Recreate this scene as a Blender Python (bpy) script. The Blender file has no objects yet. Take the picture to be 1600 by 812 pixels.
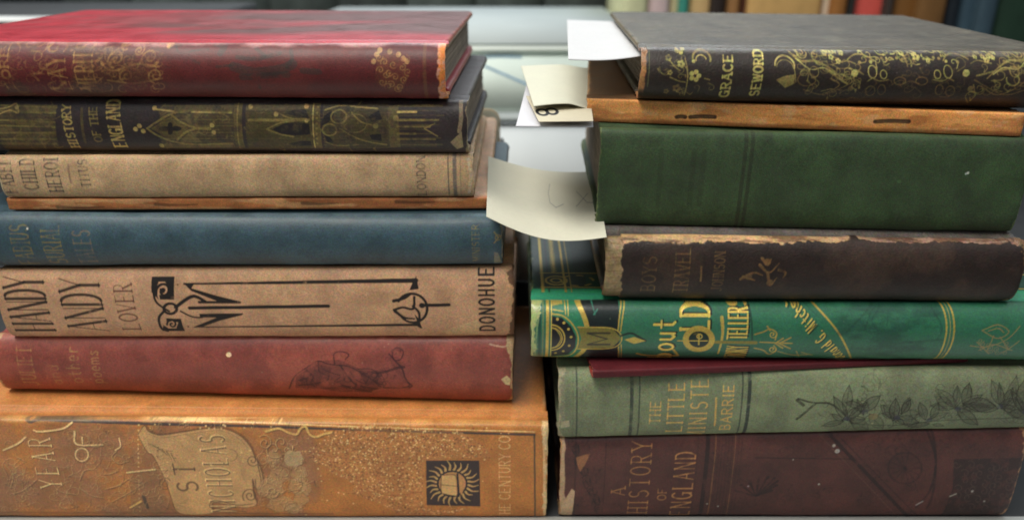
import bpy, math, random
import numpy as np
from mathutils import Vector, Matrix, Euler
sc = bpy.context.scene
COL = sc.collection
PI = math.pi
# ------------------------------------------------------------------ camera
F_PX = 1230.0; TILT = math.radians(22.3); CD = .28; CH = .23793
cam_d = bpy.data.cameras.new('camera'); cam = bpy.data.objects.new('camera', cam_d); COL.objects.link(cam)
cam.location = (0, -CD, CH); cam.rotation_euler = (PI/2 - TILT, 0, 0)
cam_d.sensor_width = 36; cam_d.lens = 36*F_PX/1600; cam_d.clip_start = .01; cam_d.clip_end = 50
cam_d.dof.use_dof = True; cam_d.dof.focus_distance = .305; cam_d.dof.aperture_fstop = 7.5
sc.camera = cam
# ------------------------------------------------------------------ world, lamps, exposure
w = bpy.data.worlds.new('World'); sc.world = w; w.use_nodes = True
w.node_tree.nodes['Background'].inputs[0].default_value = (.80, .90, 1.0, 1)
w.node_tree.nodes['Background'].inputs[1].default_value = 1.0
_t = w.node_tree; _tc = _t.nodes.new('ShaderNodeTexCoord'); _sx = _t.nodes.new('ShaderNodeSeparateXYZ'); _cr = _t.nodes.new('ShaderNodeValToRGB')
_t.links.new(_tc.outputs['Generated'], _sx.inputs[0]); _t.links.new(_sx.outputs['Z'], _cr.inputs[0]); _t.links.new(_cr.outputs[0], _t.nodes['Background'].inputs[0])
_cr.color_ramp.elements[0].position = .0; _cr.color_ramp.elements[0].color = (.075, .08, .08, 1)
_cr.color_ramp.elements[1].position = .85; _cr.color_ramp.elements[1].color = (.50, .54, .56, 1)   # pale ceiling over dim walls
def lamp(name, loc, target, sx, sy, power, colr):
    l = bpy.data.lights.new(name, 'AREA'); l.shape = 'RECTANGLE'; l.size = sx; l.size_y = sy
    l.energy = power; l.color = colr
    o = bpy.data.objects.new(name, l); COL.objects.link(o); o.location = loc
    o.rotation_euler = (Vector(target)-Vector(loc)).to_track_quat('-Z', 'Y').to_euler()
    return o
lamp('ceiling_lamp', (-.60, -.40, 1.75), (-.04, 0, .1), 1.4, .4, 33, (1, .95, .86))
lamp('far_ceiling_lamp', (.15, 1.9, 1.75), (0, .25, .12), 1.8, .6, 33, (.88, .95, 1))
sc.view_settings.view_transform = 'Standard'; sc.view_settings.look = 'None'
sc.view_settings.exposure = 0; sc.view_settings.gamma = 1
sc.render.engine = 'CYCLES'; sc.cycles.filter_width = 1.7
sc.cycles.max_bounces = 6
sc.cycles.use_denoising = True

# ------------------------------------------------------------------ helpers
def ray(px, py):
    dx = (px-800)/F_PX; dy = -(py-406)/F_PX
    return Vector((dx, math.cos(TILT)+dy*math.sin(TILT), -math.sin(TILT)+dy*math.cos(TILT)))
def at(px, py, Y):
    """world point on the vertical plane y=Y"""
    d = ray(px, py); s = (CD+Y)/d.y
    return Vector((d.x*s, Y, CH+d.z*s))
def atz(px, py, z):
    d = ray(px, py); s = (z-CH)/d.z
    return Vector((d.x*s, -CD+d.y*s, z))
def lin(r, g, b, k=1.0):
    o = []
    for v in (r, g, b):
        v /= 255.0
        o.append((v/12.92 if v <= .04045 else ((v+.055)/1.055)**2.4)*k)
    return np.array(o)
rng = np.random.default_rng(7)
def vnoise(X, Y, seed):
    """smooth value noise at arrays X,Y (lattice spacing 1)"""
    r = np.random.default_rng(seed); G = r.random((128, 128))
    xi = np.floor(X).astype(int); yi = np.floor(Y).astype(int)
    fx = X-xi; fy = Y-yi; fx = fx*fx*(3-2*fx); fy = fy*fy*(3-2*fy)
    g = lambda a, b: G[a % 128, b % 128]
    return (g(xi, yi)*(1-fx)+g(xi+1, yi)*fx)*(1-fy)+(g(xi, yi+1)*(1-fx)+g(xi+1, yi+1)*fx)*fy
def fbm(X, Y, s, seed, octv=4, sy=None):
    """X,Y in mm, s = largest feature size in mm; about 0..1"""
    sy = sy or s; o = 0; a = 1; t = 0
    for k in range(octv):
        o = o+a*vnoise(X/s*2**k+17.3*k, Y/sy*2**k+5.1*k, seed+k); t += a; a *= .55
    return o/t
def sm(x, a, b):
    t = np.clip((x-a)/(b-a), 0, 1); return t*t*(3-2*t)
def mk(name, V, Fq, mat, parent=None, colr=None, gilt=None, smooth=True, flat_from=None):
    me = bpy.data.meshes.new(name)
    V = np.asarray(V, dtype=np.float32); Fq = np.asarray(Fq, dtype=np.int32)
    me.vertices.add(len(V)); me.vertices.foreach_set('co', V.ravel())
    me.loops.add(Fq.size); me.loops.foreach_set('vertex_index', Fq.ravel())
    me.polygons.add(len(Fq)); me.polygons.foreach_set('loop_start', np.arange(0, Fq.size, 4, dtype=np.int32))
    me.polygons.foreach_set('loop_total', np.full(len(Fq), 4, dtype=np.int32))
    me.polygons.foreach_set('use_smooth', np.full(len(Fq), smooth, dtype=bool))
    me.update(calc_edges=True); me.validate()
    if colr is not None:
        a = me.color_attributes.new('design', 'FLOAT_COLOR', 'POINT')
        C = np.ones((len(V), 4), dtype=np.float32); C[:, :3] = colr
        a.data.foreach_set('color', C.ravel())
        g = me.attributes.new('gilt', 'FLOAT', 'POINT')
        g.data.foreach_set('value', (np.zeros(len(V)) if gilt is None else gilt).astype(np.float32))
    o = bpy.data.objects.new(name, me); COL.objects.link(o)
    if mat: me.materials.append(mat)
    if parent: o.parent = parent
    return o
def grid_faces(nu, nv, off=0, flip=False):
    i = np.arange(nu-1)[:, None]*nv+np.arange(nv-1)[None, :]+off
    f = np.stack([i, i+nv, i+nv+1, i+1], -1).reshape(-1, 4)
    return f[:, ::-1] if flip else f
def tag(o, label, cat, group=None, kind=None):
    if label: o['label'] = label
    if cat: o['category'] = cat
    if group: o['group'] = group
    if kind: o['kind'] = kind
    return o

# ------------------------------------------------------------------ materials
def nodes(name):
    m = bpy.data.materials.new(name); m.use_nodes = True
    nt = m.node_tree; b = nt.nodes['Principled BSDF']
    return m, nt, b
def N(nt, t, **k):
    n = nt.nodes.new(t)
    for a, v in k.items(): setattr(n, a, v)
    return n
def cloth(name, rough=.6, spec=.4, weave=.0004, bump=.25, mottle=.25, grain=.22, sheen=0., coat=0., mot=.012, fleck=.55):
    """bookbinding cloth or leather: the design attribute carries dye, ink and wear"""
    m, nt, b = nodes(name); L = nt.links
    tc = N(nt, 'ShaderNodeTexCoord'); at_ = N(nt, 'ShaderNodeAttribute', attribute_name='design')
    gi = N(nt, 'ShaderNodeAttribute', attribute_name='gilt')
    weave = weave*1.35; grain = grain*1.25
    n1 = N(nt, 'ShaderNodeTexNoise'); n1.inputs['Scale'].default_value = 1/mot; n1.inputs['Detail'].default_value = 5; n1.inputs['Roughness'].default_value = .6
    n2 = N(nt, 'ShaderNodeTexNoise'); n2.inputs['Scale'].default_value = 1/weave; n2.inputs['Detail'].default_value = 2
    mp = N(nt, 'ShaderNodeMapping'); mp.inputs['Scale'].default_value = (1, 1, 1)
    L.new(tc.outputs['Object'], n1.inputs['Vector']); L.new(tc.outputs['Object'], mp.inputs['Vector']); L.new(mp.outputs[0], n2.inputs['Vector'])
    r1 = N(nt, 'ShaderNodeMapRange'); r1.inputs[1].default_value = .25; r1.inputs[2].default_value = .75
    r1.inputs[3].default_value = 1-mottle; r1.inputs[4].default_value = 1+mottle
    L.new(n1.outputs['Fac'], r1.inputs[0])
    r2 = N(nt, 'ShaderNodeMapRange'); r2.inputs[1].default_value = .25; r2.inputs[2].default_value = .75
    r2.inputs[3].default_value = 1-grain; r2.inputs[4].default_value = 1+grain
    L.new(n2.outputs['Fac'], r2.inputs[0])
    mu = N(nt, 'ShaderNodeMath', operation='MULTIPLY'); L.new(r1.outputs[0], mu.inputs[0]); L.new(r2.outputs[0], mu.inputs[1])
    # colour flecks of the grain
    n3 = N(nt, 'ShaderNodeTexNoise'); n3.inputs['Scale'].default_value = 1/(weave*2.2); n3.inputs['Detail'].default_value = 1
    L.new(tc.outputs['Object'], n3.inputs['Vector'])
    cm = N(nt, 'ShaderNodeMix', data_type='RGBA', blend_type='MIX'); cm.inputs['Factor'].default_value = .10
    sb = N(nt, 'ShaderNodeVectorMath', operation='MULTIPLY_ADD'); sb.inputs[1].default_value = (fleck,)*3; sb.inputs[2].default_value = (1-fleck/2,)*3
    L.new(n3.outputs['Color'], sb.inputs[0])
    v1 = N(nt, 'ShaderNodeVectorMath', operation='SCALE'); L.new(at_.outputs['Color'], v1.inputs[0]); L.new(mu.outputs[0], v1.inputs['Scale'])
    v2 = N(nt, 'ShaderNodeVectorMath', operation='MULTIPLY'); L.new(v1.outputs[0], v2.inputs[0]); L.new(sb.outputs[0], v2.inputs[1])
    L.new(v2.outputs[0], b.inputs['Base Color'])
    me_ = N(nt, 'ShaderNodeMath', operation='MULTIPLY'); me_.inputs[1].default_value = .5; L.new(gi.outputs['Fac'], me_.inputs[0]); L.new(me_.outputs[0], b.inputs['Metallic'])
    rr = N(nt, 'ShaderNodeMapRange'); rr.inputs[1].default_value = .2; rr.inputs[2].default_value = .8; rr.inputs[3].default_value = rough-.08; rr.inputs[4].default_value = rough+.12
    L.new(n1.outputs['Fac'], rr.inputs[0]); L.new(rr.outputs[0], b.inputs['Roughness'])
    b.inputs['Specular IOR Level'].default_value = spec
    b.inputs['Sheen Weight'].default_value = sheen; b.inputs['Coat Weight'].default_value = coat; b.inputs['Coat Roughness'].default_value = .3
    bm = N(nt, 'ShaderNodeBump'); bm.inputs['Strength'].default_value = bump; bm.inputs['Distance'].default_value = .0003
    ad = N(nt, 'ShaderNodeMath', operation='MULTIPLY_ADD'); ad.inputs[1].default_value = 1.2
    L.new(n1.outputs['Fac'], ad.inputs[0]); L.new(n2.outputs['Fac'], ad.inputs[2]); L.new(ad.outputs[0], bm.inputs['Height'])
    L.new(bm.outputs[0], b.inputs['Normal'])
    return m
M_cloth = cloth('book_cloth')
M_worn = cloth('worn_cloth', rough=.5, spec=.45, coat=.08)
M_red = cloth('red_cloth', rough=.38, spec=.6, coat=.15, mottle=.18)
M_leather = cloth('worn_leather', rough=.48, spec=.5, weave=.0006, bump=.5, mottle=.35)
M_gloss = cloth('glazed_green_cloth', rough=.33, spec=.55, coat=.15, mottle=.12, grain=.15)
def plain(name, colr, rough=.6, spec=.3, noise=.1, scale=60, bump=0., trans=0.):
    m, nt, b = nodes(name); L = nt.links
    tc = N(nt, 'ShaderNodeTexCoord'); n1 = N(nt, 'ShaderNodeTexNoise'); n1.inputs['Scale'].default_value = scale; n1.inputs['Detail'].default_value = 4
    L.new(tc.outputs['Object'], n1.inputs['Vector'])
    r = N(nt, 'ShaderNodeMapRange'); r.inputs[1].default_value = .25; r.inputs[2].default_value = .75; r.inputs[3].default_value = 1-noise; r.inputs[4].default_value = 1+noise
    L.new(n1.outputs['Fac'], r.inputs[0])
    v = N(nt, 'ShaderNodeVectorMath', operation='SCALE'); v.inputs[0].default_value = tuple(colr); L.new(r.outputs[0], v.inputs['Scale'])
    L.new(v.outputs[0], b.inputs['Base Color']); b.inputs['Roughness'].default_value = rough; b.inputs['Specular IOR Level'].default_value = spec
    if trans: b.inputs['Transmission Weight'].default_value = trans
    if bump:
        bm = N(nt, 'ShaderNodeBump'); bm.inputs['Strength'].default_value = bump; bm.inputs['Distance'].default_value = .0005
        L.new(n1.outputs['Fac'], bm.inputs['Height']); L.new(bm.outputs[0], b.inputs['Normal'])
    return m
def pages(name, colr):
    m, nt, b = nodes(name); L = nt.links
    tc = N(nt, 'ShaderNodeTexCoord'); mp = N(nt, 'ShaderNodeMapping'); mp.inputs['Scale'].default_value = (12, 12, 3200)
    L.new(tc.outputs['Object'], mp.inputs['Vector'])
    n1 = N(nt, 'ShaderNodeTexNoise'); n1.inputs['Scale'].default_value = 1; n1.inputs['Detail'].default_value = 2; L.new(mp.outputs[0], n1.inputs['Vector'])
    n2 = N(nt, 'ShaderNodeTexNoise'); n2.inputs['Scale'].default_value = 90; n2.inputs['Detail'].default_value = 3; L.new(tc.outputs['Object'], n2.inputs['Vector'])
    r = N(nt, 'ShaderNodeMapRange'); r.inputs[1].default_value = .3; r.inputs[2].default_value = .7; r.inputs[3].default_value = .45; r.inputs[4].default_value = 1.15
    L.new(n1.outputs['Fac'], r.inputs[0])
    r2 = N(nt, 'ShaderNodeMapRange'); r2.inputs[1].default_value = .3; r2.inputs[2].default_value = .7; r2.inputs[3].default_value = .75; r2.inputs[4].default_value = 1.1
    L.new(n2.outputs['Fac'], r2.inputs[0])
    mu = N(nt, 'ShaderNodeMath', operation='MULTIPLY'); L.new(r.outputs[0], mu.inputs[0]); L.new(r2.outputs[0], mu.inputs[1])
    v = N(nt, 'ShaderNodeVectorMath', operation='SCALE'); v.inputs[0].default_value = tuple(colr); L.new(mu.outputs[0], v.inputs['Scale'])
    L.new(v.outputs[0], b.inputs['Base Color']); b.inputs['Roughness'].default_value = .85
    bm = N(nt, 'ShaderNodeBump'); bm.inputs['Strength'].default_value = .6; bm.inputs['Distance'].default_value = .0004
    L.new(n1.outputs['Fac'], bm.inputs['Height']); L.new(bm.outputs[0], b.inputs['Normal'])
    return m
M_pages = pages('old_page_edges', (.36, .27, .17))
M_pages_dark = pages('dusty_page_edges', (.34, .28, .215))

# ------------------------------------------------------------------ canvas: dye, ink, gilding and relief of a spine, in local mm
RES = 4.0
class Canvas:
    def __init__(s, L, T, base):
        s.L, s.T = L, T
        s.nx = int(L*RES)+1; s.nz = int(T*RES)+1
        s.X, s.Z = np.meshgrid(np.linspace(0, L, s.nx), np.linspace(0, T, s.nz), indexing='ij')
        s.rgb = np.tile(np.asarray(base, float), (s.nx, s.nz, 1)); s.gilt = np.zeros((s.nx, s.nz)); s.rel = np.zeros((s.nx, s.nz))
        s.wear = np.ones((s.nx, s.nz)); s.gain = 1.0
    def box(s, x0, x1, z0, z1, pad):
        i0 = max(0, int((x0-pad)/s.L*(s.nx-1))); i1 = min(s.nx, int((x1+pad)/s.L*(s.nx-1))+2)
        j0 = max(0, int((z0-pad)/s.T*(s.nz-1))); j1 = min(s.nz, int((z1+pad)/s.T*(s.nz-1))+2)
        return slice(i0, i1), slice(j0, j1)
    def put(s, sl, a, c, gilt=0., rel=0., usewear=True):
        if usewear: a = a*s.wear[sl]
        if c is not None:
            s.rgb[sl] = s.rgb[sl]*(1-a[..., None])+np.asarray(c)*a[..., None]
            s.gilt[sl] = s.gilt[sl]*(1-a)+gilt*a
        if rel: s.rel[sl] += rel*a
    def stroke(s, pts, w, c, alpha=1., gilt=0., rel=0., soft=.16, w2=None, usewear=True):
        pts = np.asarray(pts, float); w2 = w if w2 is None else w2
        if len(pts) < 2: return
        pad = max(w, w2)/2+soft*2
        sl = s.box(pts[:, 0].min(), pts[:, 0].max(), pts[:, 1].min(), pts[:, 1].max(), pad)
        X, Z = s.X[sl], s.Z[sl]
        if X.size == 0: return
        A = np.zeros(X.shape); n = len(pts)-1
        for k in range(n):
            p, q = pts[k], pts[k+1]; d = q-p; l2 = max(d@d, 1e-9)
            t = np.clip(((X-p[0])*d[0]+(Z-p[1])*d[1])/l2, 0, 1)
            dist = np.hypot(X-p[0]-t*d[0], Z-p[1]-t*d[1])
            ww = (w+(w2-w)*(k+t)/n)/2
            A = np.maximum(A, np.clip((ww-dist)/soft+.5, 0, 1))
        s.put(sl, A*alpha, c, gilt, rel, usewear)
    def poly(s, pts, c, alpha=1., gilt=0., rel=0., usewear=True):
        pts = np.asarray(pts, float)
        sl = s.box(pts[:, 0].min(), pts[:, 0].max(), pts[:, 1].min(), pts[:, 1].max(), .3)
        X, Z = s.X[sl], s.Z[sl]
        if X.size == 0: return
        ins = np.zeros(X.shape, bool); dm = np.full(X.shape, 9.)
        for k in range(len(pts)):
            p, q = pts[k-1], pts[k]; d = q-p
            cr = ((p[1] > Z) != (q[1] > Z))
            with np.errstate(divide='ignore', invalid='ignore'):
                xx = p[0]+(Z-p[1])*d[0]/(d[1] if abs(d[1]) > 1e-9 else 1e-9)
            ins ^= cr & (X < xx)
            l2 = max(d@d, 1e-9); t = np.clip(((X-p[0])*d[0]+(Z-p[1])*d[1])/l2, 0, 1)
            dm = np.minimum(dm, np.hypot(X-p[0]-t*d[0], Z-p[1]-t*d[1]))
        A = np.clip(np.where(ins, dm, -dm)/.16+.5, 0, 1)
        s.put(sl, A*alpha, c, gilt, rel, usewear)
    def disc(s, x, z, r, c, alpha=1., gilt=0., rel=0., usewear=True, soft=.16):
        sl = s.box(x-r, x+r, z-r, z+r, .3); X, Z = s.X[sl], s.Z[sl]
        if X.size == 0: return
        s.put(sl, np.clip((r-np.hypot(X-x, Z-z))/soft+.5, 0, 1)*alpha, c, gilt, rel, usewear)

def arc(cx, cy, rx, ry, a0, a1, n=10):
    return [(cx+rx*math.cos(math.radians(a0+(a1-a0)*k/n)), cy+ry*math.sin(math.radians(a0+(a1-a0)*k/n))) for k in range(n+1)]
O_ = arc(.5, .5, .5, .5, 0, 360, 20)
GL = {
'A': [(0, [(0, 0), (.47, 1)]), (1, [(.47, 1), (.95, 0)]), (0, [(.18, .35), (.78, .35)])],
'B': [(1, [(.08, 0), (.08, 1)]), (0, [(.08, 1), (.45, 1)]+arc(.45, .76, .35, .24, 90, -90)+[(.08, .52)]), (1, arc(.45, .26, .42, .26, 90, -90)), (0, [(.08, 0), (.45, 0)])],
'C': [(1, arc(.52, .5, .5, .5, 50, 310, 16))],
'D': [(1, [(.08, 0), (.08, 1)]), (0, [(.08, 1), (.4, 1)]), (1, arc(.4, .5, .52, .5, 90, -90, 14)), (0, [(.4, 0), (.08, 0)])],
'E': [(1, [(.1, 0), (.1, 1)]), (0, [(.1, 1), (.85, 1)]), (0, [(.1, .52), (.7, .52)]), (0, [(.1, 0), (.88, 0)])],
'F': [(1, [(.1, 0), (.1, 1)]), (0, [(.1, 1), (.88, 1)]), (0, [(.1, .52), (.7, .52)])],
'G': [(1, arc(.52, .5, .5, .5, 50, 320, 16)), (1, [(.9, .02), (.9, .45)]), (0, [(.6, .45), (1, .45)])],
'H': [(1, [(.1, 0), (.1, 1)]), (1, [(.9, 0), (.9, 1)]), (0, [(.1, .5), (.9, .5)])],
'I': [(1, [(.5, 0), (.5, 1)])],
'K': [(1, [(.1, 0), (.1, 1)]), (0, [(.85, 1), (.1, .4)]), (1, [(.35, .6), (.95, 0)])],
'L': [(1, [(.1, 0), (.1, 1)]), (0, [(.1, 0), (.88, 0)])],
'M': [(0, [(.05, 0), (.08, 1)]), (1, [(.08, 1), (.5, .1)]), (0, [(.5, .1), (.92, 1)]), (1, [(.92, 1), (.95, 0)])],
'N': [(0, [(.08, 0), (.08, 1)]), (1, [(.08, 1), (.92, 0)]), (0, [(.92, 0), (.92, 1)])],
'O': [(1, O_)],
'P': [(1, [(.1, 0), (.1, 1)]), (0, [(.1, 1), (.5, 1)]+arc(.5, .74, .38, .26, 90, -90)+[(.1, .48)])],
'R': [(1, [(.1, 0), (.1, 1)]), (0, [(.1, 1), (.48, 1)]+arc(.48, .75, .36, .25, 90, -90)+[(.1, .5)]), (1, [(.45, .5), (.95, 0)])],
'S': [(1, arc(.5, .74, .38, .25, 40, 250, 10)+arc(.5, .26, .42, .26, 75, -140, 12))],
'T': [(1, [(.5, 0), (.5, 1)]), (0, [(0, 1), (1, 1)])],
'U': [(1, [(.08, 1), (.08, .35)]+arc(.5, .35, .42, .35, 180, 360)), (0, [(.92, .35), (.92, 1)])],
'V': [(1, [(0, 1), (.5, 0)]), (0, [(.5, 0), (1, 1)])],
'W': [(1, [(0, 1), (.25, 0)]), (0, [(.25, 0), (.5, .9)]), (1, [(.5, .9), (.75, 0)]), (0, [(.75, 0), (1, 1)])],
'X': [(1, [(.05, 1), (.95, 0)]), (0, [(.95, 1), (.05, 0)])],
'Y': [(1, [(0, 1), (.5, .48)]), (0, [(1, 1), (.5, .48)]), (1, [(.5, .48), (.5, 0)])],
'J': [(1, [(.7, 1), (.7, .25)]+arc(.4, .25, .3, .25, 0, -150))],
"'": [(1, [(.5, 1), (.45, .75)])], '.': [(1, [(.4, 0), (.5, .03)])], ':': [(1, [(.5, .1), (.5, .14)]), (1, [(.5, .8), (.5, .84)])],
'-': [(1, [(.4, .5), (.5, .5)])],
'a': [(1, arc(.42, .3, .36, .3, 0, 360, 12)), (1, [(.8, .62), (.8, 0)])],
'b': [(1, [(.12, 1.05), (.12, 0)]), (1, arc(.48, .32, .36, .31, 0, 360, 12))],
'c': [(1, arc(.5, .32, .38, .32, 50, 310, 12))],
'd': [(1, arc(.42, .32, .36, .31, 0, 360, 12)), (1, [(.82, 1.05), (.82, 0)])],
'e': [(1, arc(.5, .32, .38, .32, 0, 300, 12)), (0, [(.12, .34), (.88, .34)])],
'g': [(1, arc(.42, .34, .34, .28, 0, 360, 12)), (1, [(.8, .62), (.8, -.2), (.3, -.3)])],
'h': [(1, [(.12, 1.05), (.12, 0)]), (1, [(.12, .45), (.5, .65), (.82, .45), (.82, 0)])],
'i': [(1, [(.5, .62), (.5, 0)]), (1, [(.5, .85), (.5, .9)])],
'l': [(1, [(.5, 1.05), (.5, 0)])],
'm': [(1, [(.05, .62), (.05, 0)]), (1, [(.05, .5), (.3, .62), (.5, .45), (.5, 0)]), (1, [(.5, .5), (.75, .62), (.95, .45), (.95, 0)])],
'n': [(1, [(.12, .62), (.12, 0)]), (1, [(.12, .48), (.5, .64), (.82, .45), (.82, 0)])],
'o': [(1, arc(.5, .32, .4, .32, 0, 360, 12))],
'p': [(1, [(.12, .62), (.12, -.35)]), (1, arc(.48, .32, .36, .31, 0, 360, 12))],
'r': [(1, [(.2, .62), (.2, 0)]), (1, [(.2, .4), (.5, .62), (.8, .58)])],
's': [(1, [(.8, .55), (.4, .64), (.2, .48), (.75, .2), (.55, 0), (.12, .08)])],
't': [(1, [(.45, .95), (.45, .1), (.7, 0)]), (0, [(.1, .62), (.85, .62)])],
'u': [(1, [(.12, .62), (.12, .15), (.45, 0), (.82, .15)]), (1, [(.82, .62), (.82, 0)])],
'y': [(1, [(.1, .62), (.5, .05)]), (1, [(.9, .62), (.3, -.35)])],
}

def smooth(p, n=6, closed=False):
    """Catmull-Rom through the points"""
    p = [np.asarray(q, float) for q in p]
    if closed: q = [p[-1]]+p+[p[0], p[1]]
    else: q = [2*p[0]-p[1]]+p+[2*p[-1]-p[-2]]
    o = []
    for k in range(1, len(q)-2):
        for t in np.linspace(0, 1, n, endpoint=False):
            a, b, c, d = q[k-1], q[k], q[k+1], q[k+2]
            o.append(tuple(.5*((2*b)+(c-a)*t+(2*a-5*b+4*c-d)*t*t+(3*b-a-3*c+d)*t**3)))
    if not closed: o.append(tuple(p[-1]))
    return o
class Book:
    """A book lying flat, spine towards the camera. P() turns a point seen on the spine into local millimetres."""
    def __init__(s, name, label, xl, xr, Yl, Yr, z0l, z0r, Tl, Tr, W, bulge, n=2.6, base=(.3, .2, .1), mat=None, cover=None, board=None,
                 pmat=None, groove=.9, dense_top=False, rz_extra=0, square=3.0, wob=.42, fray=.42, group=None, over=3., covermat=None):
        s.name = name; s.L = math.hypot(xr-xl, Yr-Yl); s.Tl, s.Tr = Tl, Tr; s.T = max(Tl, Tr); s.W = W; s.b = bulge; s.n = n
        s.rz = math.atan2(Yr-Yl, xr-xl); s.roll = math.atan2(z0r-z0l, xr-xl)
        s.root = bpy.data.objects.new(name, None); COL.objects.link(s.root); s.root.empty_display_size = .02
        s.root.location = (xl/1e3, Yl/1e3, z0l/1e3); s.root.rotation_euler = (0, -s.roll, s.rz)
        tag(s.root, label, 'book', group)
        s.Mw = Matrix.Translation(s.root.location) @ Euler((0, -s.roll, s.rz)).to_matrix().to_4x4(); s.Mi = s.Mw.inverted()
        s.cv = Canvas(s.L, s.T, base); s.mat = mat or M_cloth; s.base = np.asarray(base, float)
        s.cover = s.base if cover is None else np.asarray(cover, float); s.board = np.asarray(board if board is not None else (.30, .22, .14)); s.pmat = pmat or M_pages
        s.groove = groove; s.dense = dense_top; s.sq = square; s.wob = wob; s.fray = fray; s.seed = abs(hash(name+label)) % 1000 if False else sum(map(ord, label)) % 997
        s.covermat = covermat or s.mat; s.k = (CD+Yl/1e3)*1e3/F_PX*1.02; s.endc = None; s.hinge = s.cover; s.ws = 1.; s.ds = 1.
    def P(s, px, py):
        o = s.Mi @ Vector((0, -CD, CH)); d = s.Mi.to_3x3() @ ray(px, py)
        t = (.0012-o.y)/d.y; q = o+d*t
        x = q.x*1e3; T = s.Tl+(s.Tr-s.Tl)*x/s.L
        return (x, q.z*1e3/T*s.T)
    def Ps(s, pts): return [s.P(*p) for p in pts]
    def line(s, pts, wpx, c, wpx2=None, **k): s.cv.stroke(s.Ps(smooth(pts) if len(pts) > 2 else pts), wpx*s.k*s.ws, c, w2=None if wpx2 is None else wpx2*s.k*s.ws, **k)
    def poly(s, pts, c, **k): s.cv.poly(s.Ps(pts), c, **k)
    def dot(s, px, py, r, c, **k): s.cv.disc(*s.P(px, py), r*s.k*s.ds, c, **k)
    def bar(s, px, wpx, c, v0=0., v1=1., **k):
        """a line across the spine, straight over it"""
        x = s.P(px, s.midy(px))[0]; s.cv.stroke([(x, v0*s.T), (x, v1*s.T)], wpx*s.k, c, **k)
    def midy(s, px):
        lo, hi = 0., 811.
        for _ in range(18):
            m = (lo+hi)/2
            if s.P(px, m)[1] > s.T/2: lo = m
            else: hi = m
        return (lo+hi)/2
    def text(s, t, pcap, pbase, py0, py1, c, thick=3., thin=1.3, serif=1., gw=.76, alpha=1., gilt=0., rel=-.07, drop=None, slant=0.):
        """lettering across the spine, reading upwards; cap line at pcap, base line at pbase"""
        wid = [(.55 if ch in "Iil'.:-" else (.45 if ch == ' ' else (1.2 if ch in 'MWm' else 1.))) for ch in t]
        tot = sum(wid); my = (py0+py1)/2
        xb = s.P(pbase, my)[0]; xc = s.P(pcap, my)[0]; za = s.P((pcap+pbase)/2, py0)[1]; zb = s.P((pcap+pbase)/2, py1)[1]
        u = 0; h = xb-xc
        for ch, wd in zip(t, wid):
            for wt, pts in GL.get(ch, []):
                g = .9 if ch in "Iil'.:-" else gw
                pp = [(xb-y*h+slant*0, za+(zb-za)*(u+(.5+(x-.5)*g)*wd)/tot) for x, y in pts]
                ww = (thick if wt else thin)*s.k
                if drop is not None:
                    s.cv.stroke([(a+drop[0], b+drop[1]) for a, b in pp], ww, drop[2], alpha=drop[3])
                s.cv.stroke(pp, ww, c, alpha=alpha, gilt=gilt, rel=rel)
                if serif and wt and ch.isupper() and ch not in 'OCSG':
                    for e in (pts[0], pts[-1]):
                        if abs(e[1]) < .01 or abs(e[1]-1) < .01:
                            cz = za+(zb-za)*(u+(.5+(e[0]-.5)*g)*wd)/tot; d = .16*abs(zb-za)/tot*serif
                            s.cv.stroke([(xb-e[1]*h, cz-d), (xb-e[1]*h, cz+d)], thin*s.k, c, alpha=alpha, gilt=gilt)
            u += wd
    def spiral(s, px, py, r, turns, a0, c, wpx, cw=1, **k):
        n = int(16*turns)+2
        s.line([(px+r*(1-.85*i/n)*math.cos(a0+cw*2*PI*turns*i/n), py+r*(1-.85*i/n)*math.sin(a0+cw*2*PI*turns*i/n)) for i in range(n+1)], wpx, c, **k)
    def loop(s, px, py, rx, ry, c, wpx, a0=0, a1=360, **k):
        s.line([(px+rx*math.cos(math.radians(a0+(a1-a0)*i/20)), py+ry*math.sin(math.radians(a0+(a1-a0)*i/20))) for i in range(21)], wpx, c, **k)
    def curls(s, x0, x1, y0, y1, n, c, wpx, alpha, seed, r=(5, 12), hi=None, **k):
        q = np.random.default_rng(seed)
        for i in range(n):
            x, y, rr, a, cw = q.uniform(x0, x1), q.uniform(y0, y1), q.uniform(*r), q.uniform(0, 6.28), q.choice([-1, 1])
            t = np.linspace(0, 1, 14); ang = a+cw*5.2*t; rad = rr*(1-.8*t)
            p = [(x+ra*math.cos(an), y+ra*math.sin(an)*.85) for ra, an in zip(rad, ang)]
            tl = (x+rr*math.cos(a)-cw*rr*1.3*math.sin(a)*-1, y+rr*.85*math.sin(a)-cw*rr*1.1*math.cos(a))
            p = [tl]+p; al = alpha*q.uniform(.5, 1.)
            s.line(p, wpx, c, alpha=al, wpx2=wpx*.5, **k)
            if hi is not None: s.line([(u-1.3, v-1.3) for u, v in p], wpx*.6, hi, alpha=al*.6)
            if q.random() < .5:
                e = q.uniform(0, 6.28); l = rr*.9; s.line([tl, (tl[0]+l*math.cos(e), tl[1]+l*math.sin(e))], wpx*2.2, c, alpha=al, wpx2=wpx*.4, **k)
    def set_wear(s, size, lo, hi, seed=3, floor=0., sy=None):
        n = fbm(s.cv.X, s.cv.Z, size, s.seed+seed, 5, sy); s.cv.wear = floor+(1-floor)*sm(n, lo, hi)
    def stain(s, size, lo, hi, c, alpha, seed=11, sy=None, mask=1.):
        n = fbm(s.cv.X, s.cv.Z, size, s.seed+seed, 5, sy); a = sm(n, lo, hi)*alpha*.62*mask
        s.cv.rgb = s.cv.rgb*(1-a[..., None])+np.asarray(c)*a[..., None]; s.cv.gilt *= 1-a
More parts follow.
